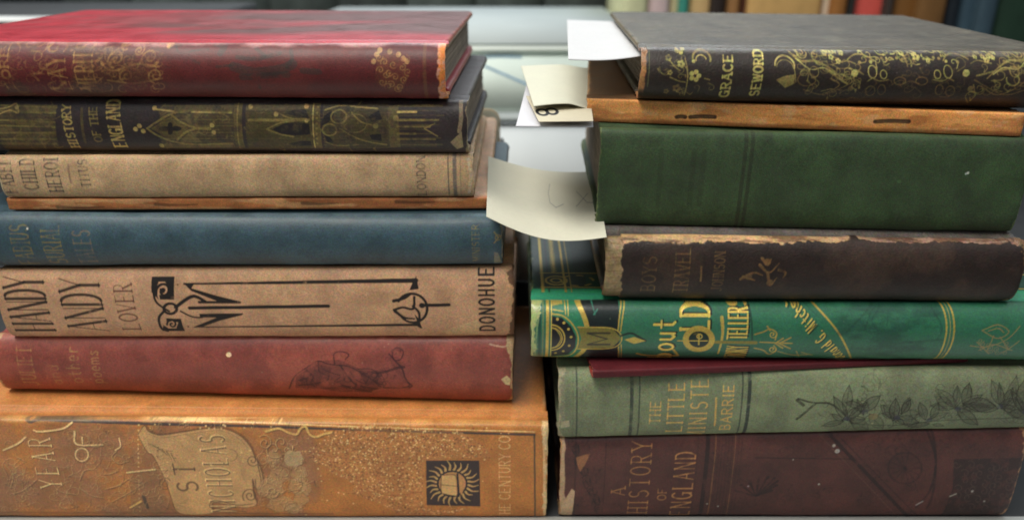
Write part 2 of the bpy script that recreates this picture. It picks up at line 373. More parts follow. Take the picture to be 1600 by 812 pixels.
    def specks(s, n, c, r=(.1, .3), alpha=.8, seed=5):
        r_ = np.random.default_rng(s.seed+seed)
        for _ in range(n):
            s.cv.disc(r_.uniform(0, s.L), r_.uniform(0, s.T), r_.uniform(*r), c, alpha=r_.uniform(.3, 1)*alpha, usewear=False)
    def endwear(s, c, wl=1.2, wr=1.2, alpha=.9, seed=21, corner=2.5):
        X, Z = s.cv.X, s.cv.Z; n = .6*fbm(X, Z, 7., s.seed+seed, 3)+.4*fbm(X, Z, 1.6, s.seed+seed+3, 4)
        ez = np.minimum(Z, s.T-Z); cb = np.exp(-(ez/ (s.T*.18))**2)*corner
        a = np.maximum(sm(wl*(n*2.6-.95)*(1+cb)-X, -.2, .25), sm(wr*(n*2.6-.95)*(1+cb)-(s.L-X), -.2, .25))*alpha
        s.cv.rgb = s.cv.rgb*(1-a[..., None])+np.asarray(c)*a[..., None]; s.cv.gilt *= 1-a; s.cv.rel += .12*(-a)
    def edgewear(s, c, alpha=.5, depth=1.2, seed=31, bottom=False):
        X, Z = s.cv.X, s.cv.Z; n = fbm(X, Z, 9., s.seed+seed, 5, 2.5)
        a = sm(depth*(n*2.0-.7)-(s.T-Z)*.8, -.6, .9)*.7
        if bottom: a = np.maximum(a, sm(depth*(n*2.4-.7)-Z, -.3, .5))
        a = a*alpha; s.cv.rgb = s.cv.rgb*(1-a[..., None])+np.asarray(c)*a[..., None]
    # ---- geometry
    def build(s, pages=True, cover_design=None, spine_only=False, pg_inset=None, cover_parts=True):
        L, T, b, W, n_ = s.L, s.T, s.b, s.W, s.n; cv = s.cv
        # front profile, sampled by arc length
        a = np.linspace(-PI/2, PI/2, 800)
        z = T/2*(1+np.sign(np.sin(a))*np.abs(np.sin(a))**(2/n_)); y = b*(1-np.abs(np.cos(a))**(2/n_))
        sl = np.concatenate([[0], np.cumsum(np.hypot(np.diff(y), np.diff(z)))]); m = int(sl[-1]*RES)
        q = np.linspace(0, sl[-1], m); yf = np.interp(q, sl, y); zf = np.interp(q, sl, z)
        g = np.linspace(0, 1, 9)[1:]; gw = 8.0
        ty = b+gw*g; tz = T-s.groove*np.sin(PI*g)**2
        py_ = np.concatenate([ty[::-1], yf, ty]); pz_ = np.concatenate([T-tz[::-1], zf, tz])
        # normals
        dy = np.gradient(py_); dz = np.gradient(pz_); ln = np.hypot(dy, dz)+1e-9; ny, nz = -dz/ln, dy/ln
        nv = len(py_); xs = np.linspace(0, L, int(L*RES)+1); nu = len(xs)
        X = np.repeat(xs[:, None], nv, 1); Yp = np.repeat(py_[None], nu, 0); Zp = np.repeat(pz_[None], nu, 0)
        arcp = np.concatenate([[0], np.cumsum(np.hypot(np.diff(py_), np.diff(pz_)))])
        A = np.repeat(arcp[None], nu, 0)
        jz = np.clip(Zp/T*(cv.nz-1), 0, cv.nz-1.001); j0 = jz.astype(int); fj = jz-j0
        ii = np.repeat(np.arange(nu)[:, None], nv, 1).clip(0, cv.nx-1)
        S = lambda M: M[ii, j0]*((1-fj) if M.ndim == 2 else (1-fj)[..., None])+M[ii, np.minimum(j0+1, cv.nz-1)]*(fj if M.ndim == 2 else fj[..., None])
        rgb = S(cv.rgb); gi = S(cv.gilt); rel = S(cv.rel)
        # on the hinge the cloth takes the cover's dye
        hm = sm(Yp, b+.5, b+3)[..., None]*(Zp > T*.5)[..., None]
        rgb = rgb*(1-hm)+s.hinge*hm; gi *= 1-hm[..., 0]
        disp = rel+(fbm(X, A, 38., s.seed, 3)-.5)*s.wob*2+(fbm(X, A, 7., s.seed+50, 3)-.5)*s.wob*.35
        disp = disp*sm(np.minimum(Yp-0, b+gw-Yp), -.1, 3.)
        Yp = Yp+ny[None]*disp; Zp = Zp+nz[None]*disp
        e0 = (fbm(A, A*0+3, 6., s.seed+7, 5)-.5)*3.4*s.fray; e1 = (fbm(A, A*0+9, 6., s.seed+8, 5)-.5)*3.4*s.fray
        X = X+e0*np.exp(-X/2.)-e1*np.exp(-(L-xs[:, None])/2.)
        # head and tail caps tuck in slightly
        tuck = np.exp(-X/1.0)+np.exp(-(L-X)/1.0); Yp = Yp+.7*tuck*(Yp < b)
        tk = s.Tl+(s.Tr-s.Tl)*X/L
        Zp = Zp*tk/T
        V = np.stack([X, Yp, Zp], -1).reshape(-1, 3)/1e3; F = grid_faces(nu, nv, flip=False)
        C = rgb.reshape(-1, 3); G = gi.ravel()
        # turned-in lips at both ends
        th = 1.1; Vs = [V]; Fs = [F]; Cs = [C]; Gs = [G]; off = len(V)
        for e, sg in ((0, 1), (nu-1, -1)):
            ring = []
            for dx, t_ in ((0, 0), (0, th), (14, th)):
                xx = X[e]+sg*dx; yy = Yp[e]-ny*t_; zz = Zp[e]-nz*t_
                ring.append(np.stack([xx, yy, zz], -1)/1e3)
            R = np.concatenate(ring); Vs.append(R); Fs.append(grid_faces(3, nv, off, flip=(sg > 0))); off += len(R)
            ec = s.board if s.endc is None else s.endc
            nn = vnoise(np.tile(arcp, 3)/1.1, np.zeros(3*nv)+sg, s.seed+9)
            Cs.append(np.tile(ec, (3*nv, 1))*(.6+.7*nn[:, None])); Gs.append(np.zeros(3*nv))
        sp = mk('spine', np.concatenate(Vs), np.concatenate(Fs), s.mat, s.root, np.concatenate(Cs), np.concatenate(Gs))
        s.spine = sp
        bt = 2.6
        if cover_parts:
            for top in (0, 1):
                s.slab('cover', 0, L, b+gw-.3, W, bt, top, cover_design if top else None)
        if pages:
            iq = s.sq if pg_inset is None else pg_inset
            s.block(iq, L-iq, b*.75+1.2, W-s.sq, bt+.15)
        return s
    def slab(s, name, x0, x1, y0, y1, th, top, design=None):
        step = (1.6 if s.dense else 5.) if top else 8.
        if design: step = .45
        R = th/2
        def co(a, b_):
            e = np.array([0, .03, .12, .3, .6, 1, 1.6])*R*1.6
            return np.concatenate([a+e, np.linspace(a+e[-1], b_-e[-1], max(3, int((b_-a)/step)))[1:-1], (b_-e)[::-1]])
        xs = co(x0, x1); ys = co(y0, y1)
        X, Y = np.meshgrid(xs, ys, indexing='ij')
        rc = 4.0   # rounded corners at the fore-edge
        d = np.minimum(np.minimum(X-x0, x1-X), np.minimum(Y-y0, y1-Y))
        r = np.sqrt(np.clip(1-(1-np.clip(d/R, 0, 1))**2, 0, 1))
        # pull in corners
        for cx, sg in ((x0, 1), (x1, -1)):
            u = np.clip(1-(X-cx)*sg/9., 0, 1); v = np.clip(1-(y1-Y)/9., 0, 1); k_ = (u*v)**2*rc*.5
            X = X+sg*k_; Y = Y-k_
        T = s.Tl+(s.Tr-s.Tl)*X/s.L
        wv = (fbm(X, Y, 45., s.seed+60+top, 3)-.5)*.8*sm(d, 0, 8)
        ed = (fbm(X, Y, 3., s.seed+70+top, 3)-.5)*s.fray*1.0*(1-sm(d, 0, 1.5))
        base = (T-th/2) if top else np.full(X.shape, th/2)
        zt = base+r*R+(wv*.3 if top else 0); zb = base-r*R
        V = np.concatenate([np.stack([X+ed, Y+ed, zt], -1).reshape(-1, 3), np.stack([X+ed, Y+ed, zb], -1).reshape(-1, 3)])/1e3
        nu, nv = X.shape; F = np.concatenate([grid_faces(nu, nv), grid_faces(nu, nv, nu*nv, flip=True)])
        C = np.tile(s.cover, (nu, nv, 1)).astype(float); G = np.zeros((nu, nv))
        if top and design: C, G = design(s, X, Y, C, G)
        n = fbm(X, Y, 5., s.seed+80+top, 4); a = (sm(1.6*(n*2-.5)-d, -.4, .5)*.75*(Y > y0+4))[..., None]
        C = C*(1-a)+s.board*a
        C2 = np.concatenate([C.reshape(-1, 3)]*2); G2 = np.concatenate([G.ravel(), G.ravel()*0])
        return mk(name, V, F, s.covermat, s.root, C2, G2)
    def block(s, x0, x1, y0, y1, bt):
        xs = np.linspace(x0, x1, 30); ys = np.concatenate([[y0], np.linspace(y0+4, y1, 20)])
        # tube of pages: section in y,z swept along x with closed ends
        vs = np.linspace(0, 1, 40)
        V = []; F = []; off = 0
        def sheet(fn, na, nb, flip):
            nonlocal off
            A, B = np.meshgrid(np.linspace(0, 1, na), np.linspace(0, 1, nb), indexing='ij')
            x, y, z = fn(A, B); V.append(np.stack([x, y, z], -1).reshape(-1, 3)); F.append(grid_faces(na, nb, off, flip)); off += na*nb
        Th = lambda x: s.Tl+(s.Tr-s.Tl)*x/s.L-2*bt
        r_ = lambda k, z: (vnoise(z*0+k, z/.35, s.seed+k)-.5)*.5
        sheet(lambda a, v: (x0+0*a+r_(1, v*Th(x0)), y0+a*(y1-y0)-3*(1-a)**6*np.sin(PI*v)*0, bt+v*Th(x0)), 24, 60, True)
        sheet(lambda a, v: (x1+0*a+r_(2, v*Th(x1)), y0+a*(y1-y0), bt+v*Th(x1)), 24, 60, False)
        sheet(lambda a, v: (x0+a*(x1-x0), y0+0*a, bt+v*Th(x0+a*(x1-x0))), 8, 6, False)
        sheet(lambda a, v: (x0+a*(x1-x0), y1-4*np.sin(PI*v), bt+v*Th(x0+a*(x1-x0))), 8, 12, True)
        sheet(lambda a, v: (x0+a*(x1-x0), y0+v*(y1-y0), bt+Th(x0+a*(x1-x0))), 8, 6, False)
        sheet(lambda a, v: (x0+a*(x1-x0), y0+v*(y1-y0), bt+0*a), 8, 6, True)
        return mk('page_block', np.concatenate(V)/1e3, np.concatenate(F), s.pmat, s.root, smooth=False)
GOLD = lin(190, 160, 80, 1.1); GOLD2 = lin(215, 185, 110, 1.15); INK = lin(28, 24, 24)

# ------------------------------------------------------------------ left stack, from the table up
GL_ = 'old books stacked on the left'; GR_ = 'old books stacked on the right'
def mirrored(f): return f
def diag(b, ang): return b

# L8 — large ochre volume
b = Book('book', 'large orange-ochre decorated book with a sunburst emblem, bottom of the left stack', -238, 15.2, 0, 0, -1.3, -1.3, 51.4, 48.4, 118, 4, n=4.5,
         base=lin(168, 108, 54, 1.28), cover=lin(178, 116, 62, 1.25), mat=M_worn, board=lin(205, 170, 125), group=GL_)
dk = lin(75, 52, 38, 1.2); pl = lin(188, 148, 98, 1.45); sh = lin(120, 88, 60, 1.3); gl = lin(205, 165, 95, 1.4); hi = lin(225, 190, 130, 1.5)
Pm = fbm(b.cv.X, b.cv.Z, 14., 77, 5)
xm = b.P(505, 730)[0]
msk = sm(xm-b.cv.X, -1, 4)
b.stain(16., .36, .6, lin(124, 86, 60, 1.3), 1.1, seed=4, mask=msk*sm(b.cv.T*1.15-b.cv.Z, 0, 14))
b.stain(6., .5, .62, lin(150, 105, 80, 1.3), .4, seed=6, mask=msk)
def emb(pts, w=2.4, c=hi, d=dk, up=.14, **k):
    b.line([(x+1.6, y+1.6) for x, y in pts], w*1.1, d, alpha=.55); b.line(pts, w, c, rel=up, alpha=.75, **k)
# frame line near the top edge of the spine
fr = [(0, 651), (28, 651), (46, 659), (62, 656), (110, 658), (250, 662), (400, 665), (600, 671), (835, 677)]
b.line([(x, y-4) for x, y in fr], 1.6, hi, alpha=.8); b.line(fr, 5., lin(58, 56, 58, 1.), alpha=.9, rel=-.1); b.line([(835, 677), (836, 808)], 3.4, lin(62, 62, 52), alpha=.85, rel=-.1)
b.line([(850, 660), (851, 808)], 5, lin(215, 180, 130, 1.3), alpha=.7)
b.line([(0, 798), (520, 801)], 5, dk, alpha=.35)
# YEAR / OF
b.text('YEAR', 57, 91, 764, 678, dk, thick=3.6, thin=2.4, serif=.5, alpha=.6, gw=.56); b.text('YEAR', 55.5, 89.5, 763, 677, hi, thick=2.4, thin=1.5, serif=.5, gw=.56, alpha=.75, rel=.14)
emb([(112, 660), (98, 668), (64, 672), (54, 670)], 3.2); emb([(42, 680), (30, 690), (8, 700)], 3.2)
pass
emb([(118, 672), (122, 691), (162, 692)], 3.2); emb([(130, 680), (131, 690)], 2.2); b.loop(131, 708, 11, 11, dk, 5, alpha=.5); b.loop(130, 707, 10, 10, hi, 2.6, alpha=.7, rel=.12); b.loop(130, 707, 4, 4, dk, 1.6, alpha=.6)
b.dot(168, 673, 3.5, dk, alpha=.6); b.loop(168, 672, 5, 4, dk, 1.4, alpha=.5)
emb([(188, 682), (190, 694), (182, 700)], 2.2)
for pts in ([(186, 702), (178, 712), (188, 722), (204, 718)], [(188, 733), (176, 738), (166, 739)], [(205, 745), (188, 756), (168, 762)], [(232, 750), (200, 770), (178, 782)], [(128, 748), (134, 734), (144, 731)], [(110, 742), (118, 738)], [(128, 760), (146, 772), (165, 776)], [(60, 748), (40, 764), (20, 770)], [(84, 748), (96, 765), (120, 770)], [(10, 720), (24, 740), (20, 760)], [(30, 712), (42, 718)]):
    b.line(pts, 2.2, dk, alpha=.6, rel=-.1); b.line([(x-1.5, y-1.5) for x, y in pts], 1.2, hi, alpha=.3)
# dotted column and sceptre
for y in range(656, 800, 7): b.dot(217+(y-656)*.02, y, 1.6, hi, alpha=.6, rel=.1)
b.poly([(206, 740), (245, 728), (262, 770), (250, 800), (206, 800)], sh, alpha=.5)
emb([(200, 735), (225, 732), (244, 730)], 3); emb([(205, 790), (222, 780)], 4, c=gl); b.line([(226, 772), (232, 790)], 7, lin(60, 55, 50), alpha=.8)
# banner
ban = [(217, 676), (226, 664), (234, 672), (252, 677), (285, 673), (320, 668), (350, 668), (376, 678), (392, 694), (400, 712), (409, 730), (412, 752), (402, 762), (396, 745), (398, 770), (402, 785), (380, 790), (335, 782), (330, 800), (282, 800), (268, 770), (262, 752), (250, 725), (240, 708), (230, 700)]
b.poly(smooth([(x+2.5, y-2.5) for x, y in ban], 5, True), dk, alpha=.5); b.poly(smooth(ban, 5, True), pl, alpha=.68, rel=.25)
b.line(ban+[ban[0]], 1.8, dk, alpha=.7)
b.line([(234, 676), (255, 681), (300, 675), (345, 671), (372, 681), (388, 696)], 1.3, dk, alpha=.4)
lt = lin(86, 62, 46, 1.15)
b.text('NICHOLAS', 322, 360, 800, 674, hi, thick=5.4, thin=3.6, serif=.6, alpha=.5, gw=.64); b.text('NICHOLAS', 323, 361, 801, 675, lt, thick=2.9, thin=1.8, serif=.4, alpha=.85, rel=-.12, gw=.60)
b.text('ST', 276, 308, 770, 716, lt, thick=4.4, thin=3., serif=.5, alpha=.85, rel=-.12, gw=.62)
b.loop(362, 708, 10, 9, lt, 2, -100, 90, alpha=.5)
for dx_ in range(5): b.line([(372+dx_*3, 700+dx_*6), (380+dx_*2, 742+dx_*4)], 1., lt, alpha=.25)
b.loop(260, 752, 9, 9, lt, 2.2, 60, 330, alpha=.7); b.loop(260, 752, 4, 5, lt, 2, alpha=.6)
for k in range(6): b.line([(234+k*7, 690+k*3), (246+k*6, 694+k*5)], 3.2, lt, alpha=.65, wpx2=1)
for k in range(5): b.line([(268+k*5, 792-k*3), (276+k*5, 800-k*6)], 1.6, lt, alpha=.4)
b.spiral(396, 716, 10, 1.6, 0, lt, 2.2, alpha=.8); b.spiral(392, 771, 12, 1.7, 2.5, lt, 2.2, alpha=.85)
b.line([(396, 784), (370, 786), (345, 779), (332, 780), (331, 790), (352, 793), (385, 797)], 2.2, lt, alpha=.8)
b.line([(404, 722), (408, 740), (410, 758), (402, 760), (400, 745)], 2, lt, alpha=.8)
# scrolls, clouds and face right of the banner
cl = lin(172, 140, 96, 1.4)
for (x, y, rx, ry) in ((428, 712, 10, 14), (436, 740, 16, 12), (424, 760, 20, 16), (440, 785, 22, 12), (455, 720, 13, 9), (468, 735, 13, 12), (466, 755, 14, 14), (472, 775, 12, 12), (460, 792, 14, 8), (480, 760, 8, 10)):
    b.cv.wear[:] = 1; p = [(x+rx*math.cos(t)*(1+.12*math.sin(5*t)), y+ry*math.sin(t)*(1+.12*math.sin(4*t+x))) for t in np.linspace(0, 2*PI, 26)]
    b.poly(smooth(p, 2, True), cl*(.9+.12*((x*7+y) % 5)/5), alpha=.42, rel=.1); b.line(p[:20], 1.4, dk, alpha=.45)
for (x, y, r, tn, a) in ((430, 700, 14, 1.2, 1.), (416, 690, 12, 1.5, 4.), (428, 766, 10, 1.5, 0.), (442, 690, 10, 1., 2.), (452, 700, 9, 1.2, 5.)):
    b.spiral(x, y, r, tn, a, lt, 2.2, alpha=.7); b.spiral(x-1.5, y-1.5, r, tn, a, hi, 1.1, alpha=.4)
b.curls(410, 482, 690, 800, 60, dk, 1.5, .5, 3, hi=hi); b.curls(6, 210, 665, 800, 110, dk, 1.6, .38, 4, r=(5, 14), hi=hi); b.curls(225, 480, 657, 668, 26, dk, 1.3, .45, 5, r=(3, 5), hi=hi); b.curls(212, 262, 700, 800, 26, dk, 1.5, .45, 6, hi=hi)
emb([(416, 672), (436, 668), (452, 674), (464, 676), (470, 668), (478, 666), (484, 676), (494, 680), (506, 676), (520, 673)], 4.2, c=gl)
b.poly([(446, 706), (452, 700), (462, 702), (470, 701), (474, 712), (473, 722), (462, 725), (450, 724), (445, 716)], lin(190, 165, 120, 1.3), alpha=.5, rel=.2)
r_ = np.random.default_rng(5)
for k in range(120): b.dot(r_.uniform(232, 470), r_.uniform(656, 668) if k < 55 else r_.uniform(690, 745), r_.uniform(1, 2), [hi, dk][k % 2], alpha=.5) if (k < 55 or k % 3) and not (232 < 0) else None
# dotted tree
tr = [(470, 703), (500, 690), (520, 672), (575, 663), (640, 668), (720, 672), (760, 695), (768, 712), (700, 712), (690, 716), (664, 716), (664, 790), (690, 796), (740, 790), (700, 802), (640, 806), (620, 800), (600, 786), (570, 775), (545, 765), (560, 758), (540, 745), (520, 735), (505, 725)]
def inside(x, y, p):
    c = False
    for i in range(len(p)):
        (x1, y1), (x2, y2) = p[i-1], p[i]
        if (y1 > y) != (y2 > y) and x < x1+(y-y1)*(x2-x1)/(y2-y1): c = not c
    return c
b.poly(tr, lin(168, 116, 72, 1.3), alpha=.35)
cnt = 0
for k in range(4200):
    x, y = r_.uniform(468, 772), r_.uniform(660, 806)
    if not inside(x, y, tr) and r_.random() > .05: continue
    if 662 < x < 752 and 712 < y < 790: continue
    c = [lin(105, 55, 38, 1.2), lin(200, 158, 98, 1.3), dk, lin(125, 70, 42, 1.2), hi][k % 5]
    b.dot(x, y, r_.uniform(.9, 1.9), c, alpha=.62, rel=(.08 if k % 2 else -.06))
for s0 in ([(480, 703), (560, 715), (640, 720)], [(560, 760), (610, 770), (660, 765)], [(640, 660), (650, 700), (655, 740)]): b.line(s0, 2, lin(105, 55, 38, 1.2), alpha=.35)
# emblem: open book in a sunburst
em = lin(46, 42, 48, .9); b.poly([(666, 716), (749, 716), (751, 788), (667, 786)], em, alpha=.96, rel=-.1)
for k in range(24):
    a = 2*PI*k/24+.1; c0, c1 = 24, 37+3*math.sin(k*2.3)
    sx = 1.05; q = lambda r, d: (707+sx*r*math.cos(a+d), 752+.88*r*math.sin(a+d))
    if abs(math.cos(a)) > .6 or abs(math.sin(a)) > .6: c1 += 2
    b.line([q(c0, 0), q((c0+c1)/2, .06), q(c1, -.03)], 4.6, lin(180, 142, 88, 1.4), wpx2=1.2, alpha=.95)
b.loop(707, 752, 22, 19, em, 5, alpha=.9); b.poly([(707+21*math.cos(t), 752+18*math.sin(t)) for t in np.linspace(0, 6.283, 30)], lin(178, 128, 80, 1.3))
b.poly([(690, 739), (712, 740), (714, 771), (691, 767)], lin(190, 150, 95, 1.45)); b.line([(691, 754), (714, 756)], 1.6, em, alpha=.9); b.line([(715, 737), (717, 772)], 4, em); b.line([(722, 742), (724, 756), (721, 768)], 3, lin(170, 120, 75, 1.3))
b.line([(690, 739), (712, 740), (714, 771), (691, 767), (690, 739)], 1.4, em, alpha=.8)
b.text('THE CENTURY CO:', 780, 797, 812, 672, lin(205, 165, 110, 1.5), thick=1.9, thin=1.4, serif=.7, alpha=.75, rel=.05)
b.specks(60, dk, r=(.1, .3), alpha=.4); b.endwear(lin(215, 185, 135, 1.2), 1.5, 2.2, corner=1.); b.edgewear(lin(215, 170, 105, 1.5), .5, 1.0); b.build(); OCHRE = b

# L7 — faded red with a figure
b = Book('book', 'faded brick-red book with a dark line drawing of a reclining figure on its spine', -226, 0, 19.3, 14.3, 51, 47.6, 26.5, 32.4, 125, 7, n=2.3,
         base=lin(126, 64, 55, 1.3), mat=M_worn, board=lin(190, 160, 120), cover=lin(130, 62, 54, 1.2), group=GL_)
b.stain(22., .42, .62, lin(158, 84, 66, 1.4), .6, seed=2); b.stain(9., .5, .66, lin(100, 45, 42, 1.2), .45, seed=9)
b.set_wear(5., .25, .5, floor=.25)
fg = lin(165, 125, 78, 1.3)
b.text('JULIET', 32, 54, 603, 541, fg, thick=2.8, thin=1.8, alpha=.55); b.text('and', 78, 96, 600, 566, fg, thick=2, alpha=.5, serif=0)
b.text('other', 106, 126, 598, 540, fg, thick=2.4, alpha=.6, serif=0); b.text('poems', 140, 158, 598, 545, fg, thick=2.4, alpha=.55, serif=0)
fi = lin(58, 28, 34, .9)
b.poly([(462, 604), (464, 585), (485, 570), (500, 562), (530, 560), (560, 572), (590, 592), (598, 604), (580, 610), (540, 606), (500, 606)], fi, alpha=.42)
for pts, w_ in (([(452, 606), (462, 585), (480, 572), (498, 562), (512, 566), (526, 568), (545, 570), (566, 580), (584, 592)], 2.6), ([(498, 563), (500, 578), (515, 586), (508, 596)], 2), ([(524, 566), (522, 552), (534, 549), (545, 553), (540, 560)], 2.4), ([(532, 568), (548, 590), (560, 600), (590, 606)], 3.2), ([(536, 600), (552, 606), (580, 612)], 4), ([(560, 574), (580, 574), (592, 582), (584, 592), (600, 600)], 2.2), ([(590, 580), (604, 578), (622, 572), (632, 571)], 5), ([(608, 552), (618, 562), (628, 572), (634, 588), (640, 600), (628, 604), (600, 604)], 3.2), ([(612, 548), (620, 544), (630, 549), (626, 560), (616, 560), (612, 548)], 2.4), ([(606, 556), (602, 560)], 2), ([(636, 594), (644, 600), (640, 604)], 4), ([(468, 600), (490, 598), (505, 594)], 3.4), ([(480, 575), (490, 585), (486, 596)], 1.8), ([(505, 574), (520, 580), (532, 584)], 1.8), ([(470, 590), (478, 588), (482, 592)], 1.6), ([(548, 578), (556, 590), (572, 598)], 2)):
    b.line(pts, w_, fi, alpha=.75)
b.poly([(470, 600), (476, 578), (498, 566), (520, 572), (514, 590), (492, 602)], fi, alpha=.4); b.poly([(560, 576), (592, 576), (600, 598), (572, 600)], fi, alpha=.35); b.poly([(500, 606), (540, 600), (590, 606), (575, 613), (530, 612)], fi, alpha=.55); b.poly([(606, 556), (622, 556), (632, 572), (634, 590), (620, 580)], fi, alpha=.3)
b.curls(466, 600, 572, 606, 26, fi, 2.2, .6, 4, r=(4, 9)); b.curls(600, 640, 550, 604, 8, fi, 2., .5, 6, r=(3, 6))
b.cv.wear[:] = 1; b.dot(358, 553, 4.6, lin(225, 195, 150, 1.3)); b.specks(45, lin(200, 160, 130), r=(.1, .28), alpha=.6)
b.poly([(783, 590), (792, 584), (798, 590), (797, 600), (790, 598)], lin(205, 185, 135), alpha=.9); b.line([(765, 540), (785, 543), (795, 541)], 2.4, lin(205, 165, 135), alpha=.7)
b.endwear(lin(190, 160, 118), 1.5, 1.3); b.edgewear(lin(185, 125, 105, 1.3), .6, 1.6); b.build()

# L6 — tan book with black art-nouveau lettering
b = Book('book', 'tan cloth book lettered HANDY ANDY in black with a long black scroll ornament', -216.5, .8, 19.4, 15, 77.6, 80.1, 31.4, 32.2, 132, 6, n=2.5,
         base=lin(172, 133, 102, 1.4), mat=M_cloth, board=lin(150, 115, 80), group=GL_)
b.stain(24., .42, .65, lin(180, 142, 102, 1.45), .5, seed=2); b.stain(10., .5, .7, lin(146, 108, 80, 1.3), .4, seed=8)
b.poly([(690, 518), (720, 506), (745, 498), (752, 506), (748, 524), (700, 524)], lin(185, 158, 115, 1.4), alpha=.55)
b.set_wear(3., .12, .3, floor=.6)
k = lin(34, 27, 25, .9)
b.text('HANDY', 14, 76, 518, 432, k, thick=5.2, thin=1.6, gw=.84, serif=.9, alpha=.93); b.text('ANDY', 100, 162, 518, 434, k, thick=5.2, thin=1.6, gw=.86, serif=.9, alpha=.93)
b.text('LOVER', 185, 213, 516, 441, lin(90, 48, 42), thick=3, thin=1.5, serif=1, alpha=.85)
b.text('DONOHUE', 749, 772, 519, 419, k, thick=3.8, thin=3.4, serif=0, gw=.66)
# scroll blocks
b.poly([(236, 433), (272, 433), (274, 466), (252, 466), (250, 459), (262, 458), (265, 447), (258, 440), (248, 440), (245, 452), (250, 466), (238, 455)], k)
b.spiral(257, 453, 12, 1.4, 2.8, k, 4.5); b.poly([(250, 449), (259, 449), (259, 456), (252, 457)], k)
b.line([(240, 450), (245, 468), (256, 478), (266, 484)], 4, k); b.loop(268, 480, 10, 8, k, 5); b.line([(258, 484), (250, 495), (253, 512), (262, 517)], 4.6, k)
b.poly([(261, 495), (284, 496), (289, 517), (254, 517), (256, 506), (264, 512), (276, 512), (280, 502), (270, 500), (262, 502)], k)
b.spiral(270, 505, 8, 1.3, 3.0, k, 3.4)
b.line([(276, 478), (292, 466), (303, 461), (312, 463), (322, 469)], 6, k); b.line([(284, 484), (300, 492), (314, 494), (322, 491)], 3.2, k)
b.line([(288, 443), (650, 438)], 3., k, wpx2=7.5); b.poly([(650, 432), (655, 450), (640, 452), (645, 440)], k)
b.poly([(286, 441), (304, 443), (300, 449), (340, 460), (378, 469), (378, 472), (312, 472), (310, 468), (340, 468), (300, 453)], k)
b.line([(298, 479), (514, 476)], 6.2, k)
b.line([(304, 510), (655, 506)], 2., k, wpx2=5.6); b.poly([(302, 510), (340, 494), (314, 494), (313, 488), (382, 487), (380, 490), (345, 499), (318, 509)], k)
b.poly([(657, 512), (660, 512), (655, 496), (648, 488), (652, 500), (645, 504)], k)
b.loop(644, 480, 24, 23, k, 4.6, -150, 50); b.loop(646, 480, 22, 22, k, 4.2, 60, 150); b.line([(616, 468), (632, 464), (642, 458)], 6, k, wpx2=3); b.line([(616, 482), (630, 478), (646, 480), (648, 462)], 4.4, k); b.line([(618, 484), (632, 494), (648, 496)], 6, k, wpx2=3)
b.line([(646, 476), (655, 486), (656, 500)], 4.4, k); b.line([(658, 475), (702, 474)], 6, k); b.dot(660, 475, 5, k); b.dot(278, 444, 1.5, lin(110, 50, 45)); b.dot(295, 509, 1.6, k)
b.specks(60, lin(90, 60, 45), r=(.1, .25), alpha=.5); b.endwear(lin(95, 65, 48), .8, 1.6); b.build()

# L5 — dark blue
b = Book('book', 'plain dark blue cloth book with faded gold title at its left end', -228, -3.9, 20.3, 15.2, 109.9, 112.7, 23.2, 21.4, 130, 7, n=2.1,
         base=lin(54, 75, 84, 1.2), mat=M_worn, board=lin(80, 78, 78), group=GL_)
b.stain(20., .42, .62, lin(60, 84, 94, 1.2), .6, seed=2); b.stain(8., .5, .68, lin(42, 56, 66, 1.1), .5, seed=9)
b.set_wear(4., .3, .55, floor=.3); g = lin(125, 112, 70, 1.2)
b.text('FABIUS', 22, 50, 416, 350, g, thick=2.8, thin=1.8, alpha=.6); b.text('SURIAL', 70, 98, 414, 351, g, thick=2.8, thin=1.8, alpha=.65); b.text('TALES', 119, 146, 414, 358, lin(120, 105, 85, 1.2), thick=2.8, thin=1.8, alpha=.55)
b.text('MINISTER', 738, 749, 410, 351, g, thick=1.6, thin=1.1, alpha=.7, serif=.5); b.line([(772, 362), (778, 370), (772, 378)], 2, g, alpha=.9); b.line([(778, 370), (786, 366)], 1.6, g); b.loop(778, 370, 4, 4, g, 1.4)
b.cv.wear[:] = 1; b.dot(43, 357, 1.6, lin(235, 235, 225)); b.specks(40, lin(110, 120, 125), r=(.1, .22), alpha=.5)
b.poly([(772, 392), (778, 394), (784, 412), (772, 414)], lin(140, 135, 110), alpha=.7)
b.endwear(lin(130, 120, 100), 1., 1.); b.edgewear(lin(120, 140, 150), .45, 1.0); b.build()

# L4 — thin book with its backing torn off
b = Book('book', 'thin orange-brown book with a bare torn spine, under the plain tan book', -207.6, -9.2, 28, 27, 133.7, 134.6, 4.8, 4.8, 156, .9, n=4,
         base=lin(172, 108, 62, 1.35), mat=M_worn, board=lin(190, 150, 110), cover=lin(190, 150, 115, 1.3), group=GL_, groove=.2, wob=.2)
b.stain(12., .4, .6, lin(120, 70, 42, 1.2), .7, seed=2, sy=3); b.stain(14., .52, .66, lin(205, 160, 110, 1.3), .8, seed=5, sy=2)
for x0, x1, y in ((92, 165, 322), (245, 310, 318), (474, 530, 316), (620, 680, 314)): b.line([(x0, y), ((x0+x1)/2, y+1), (x1, y)], 6, lin(40, 30, 22), alpha=.6, rel=-.2, wpx2=2)
b.build()

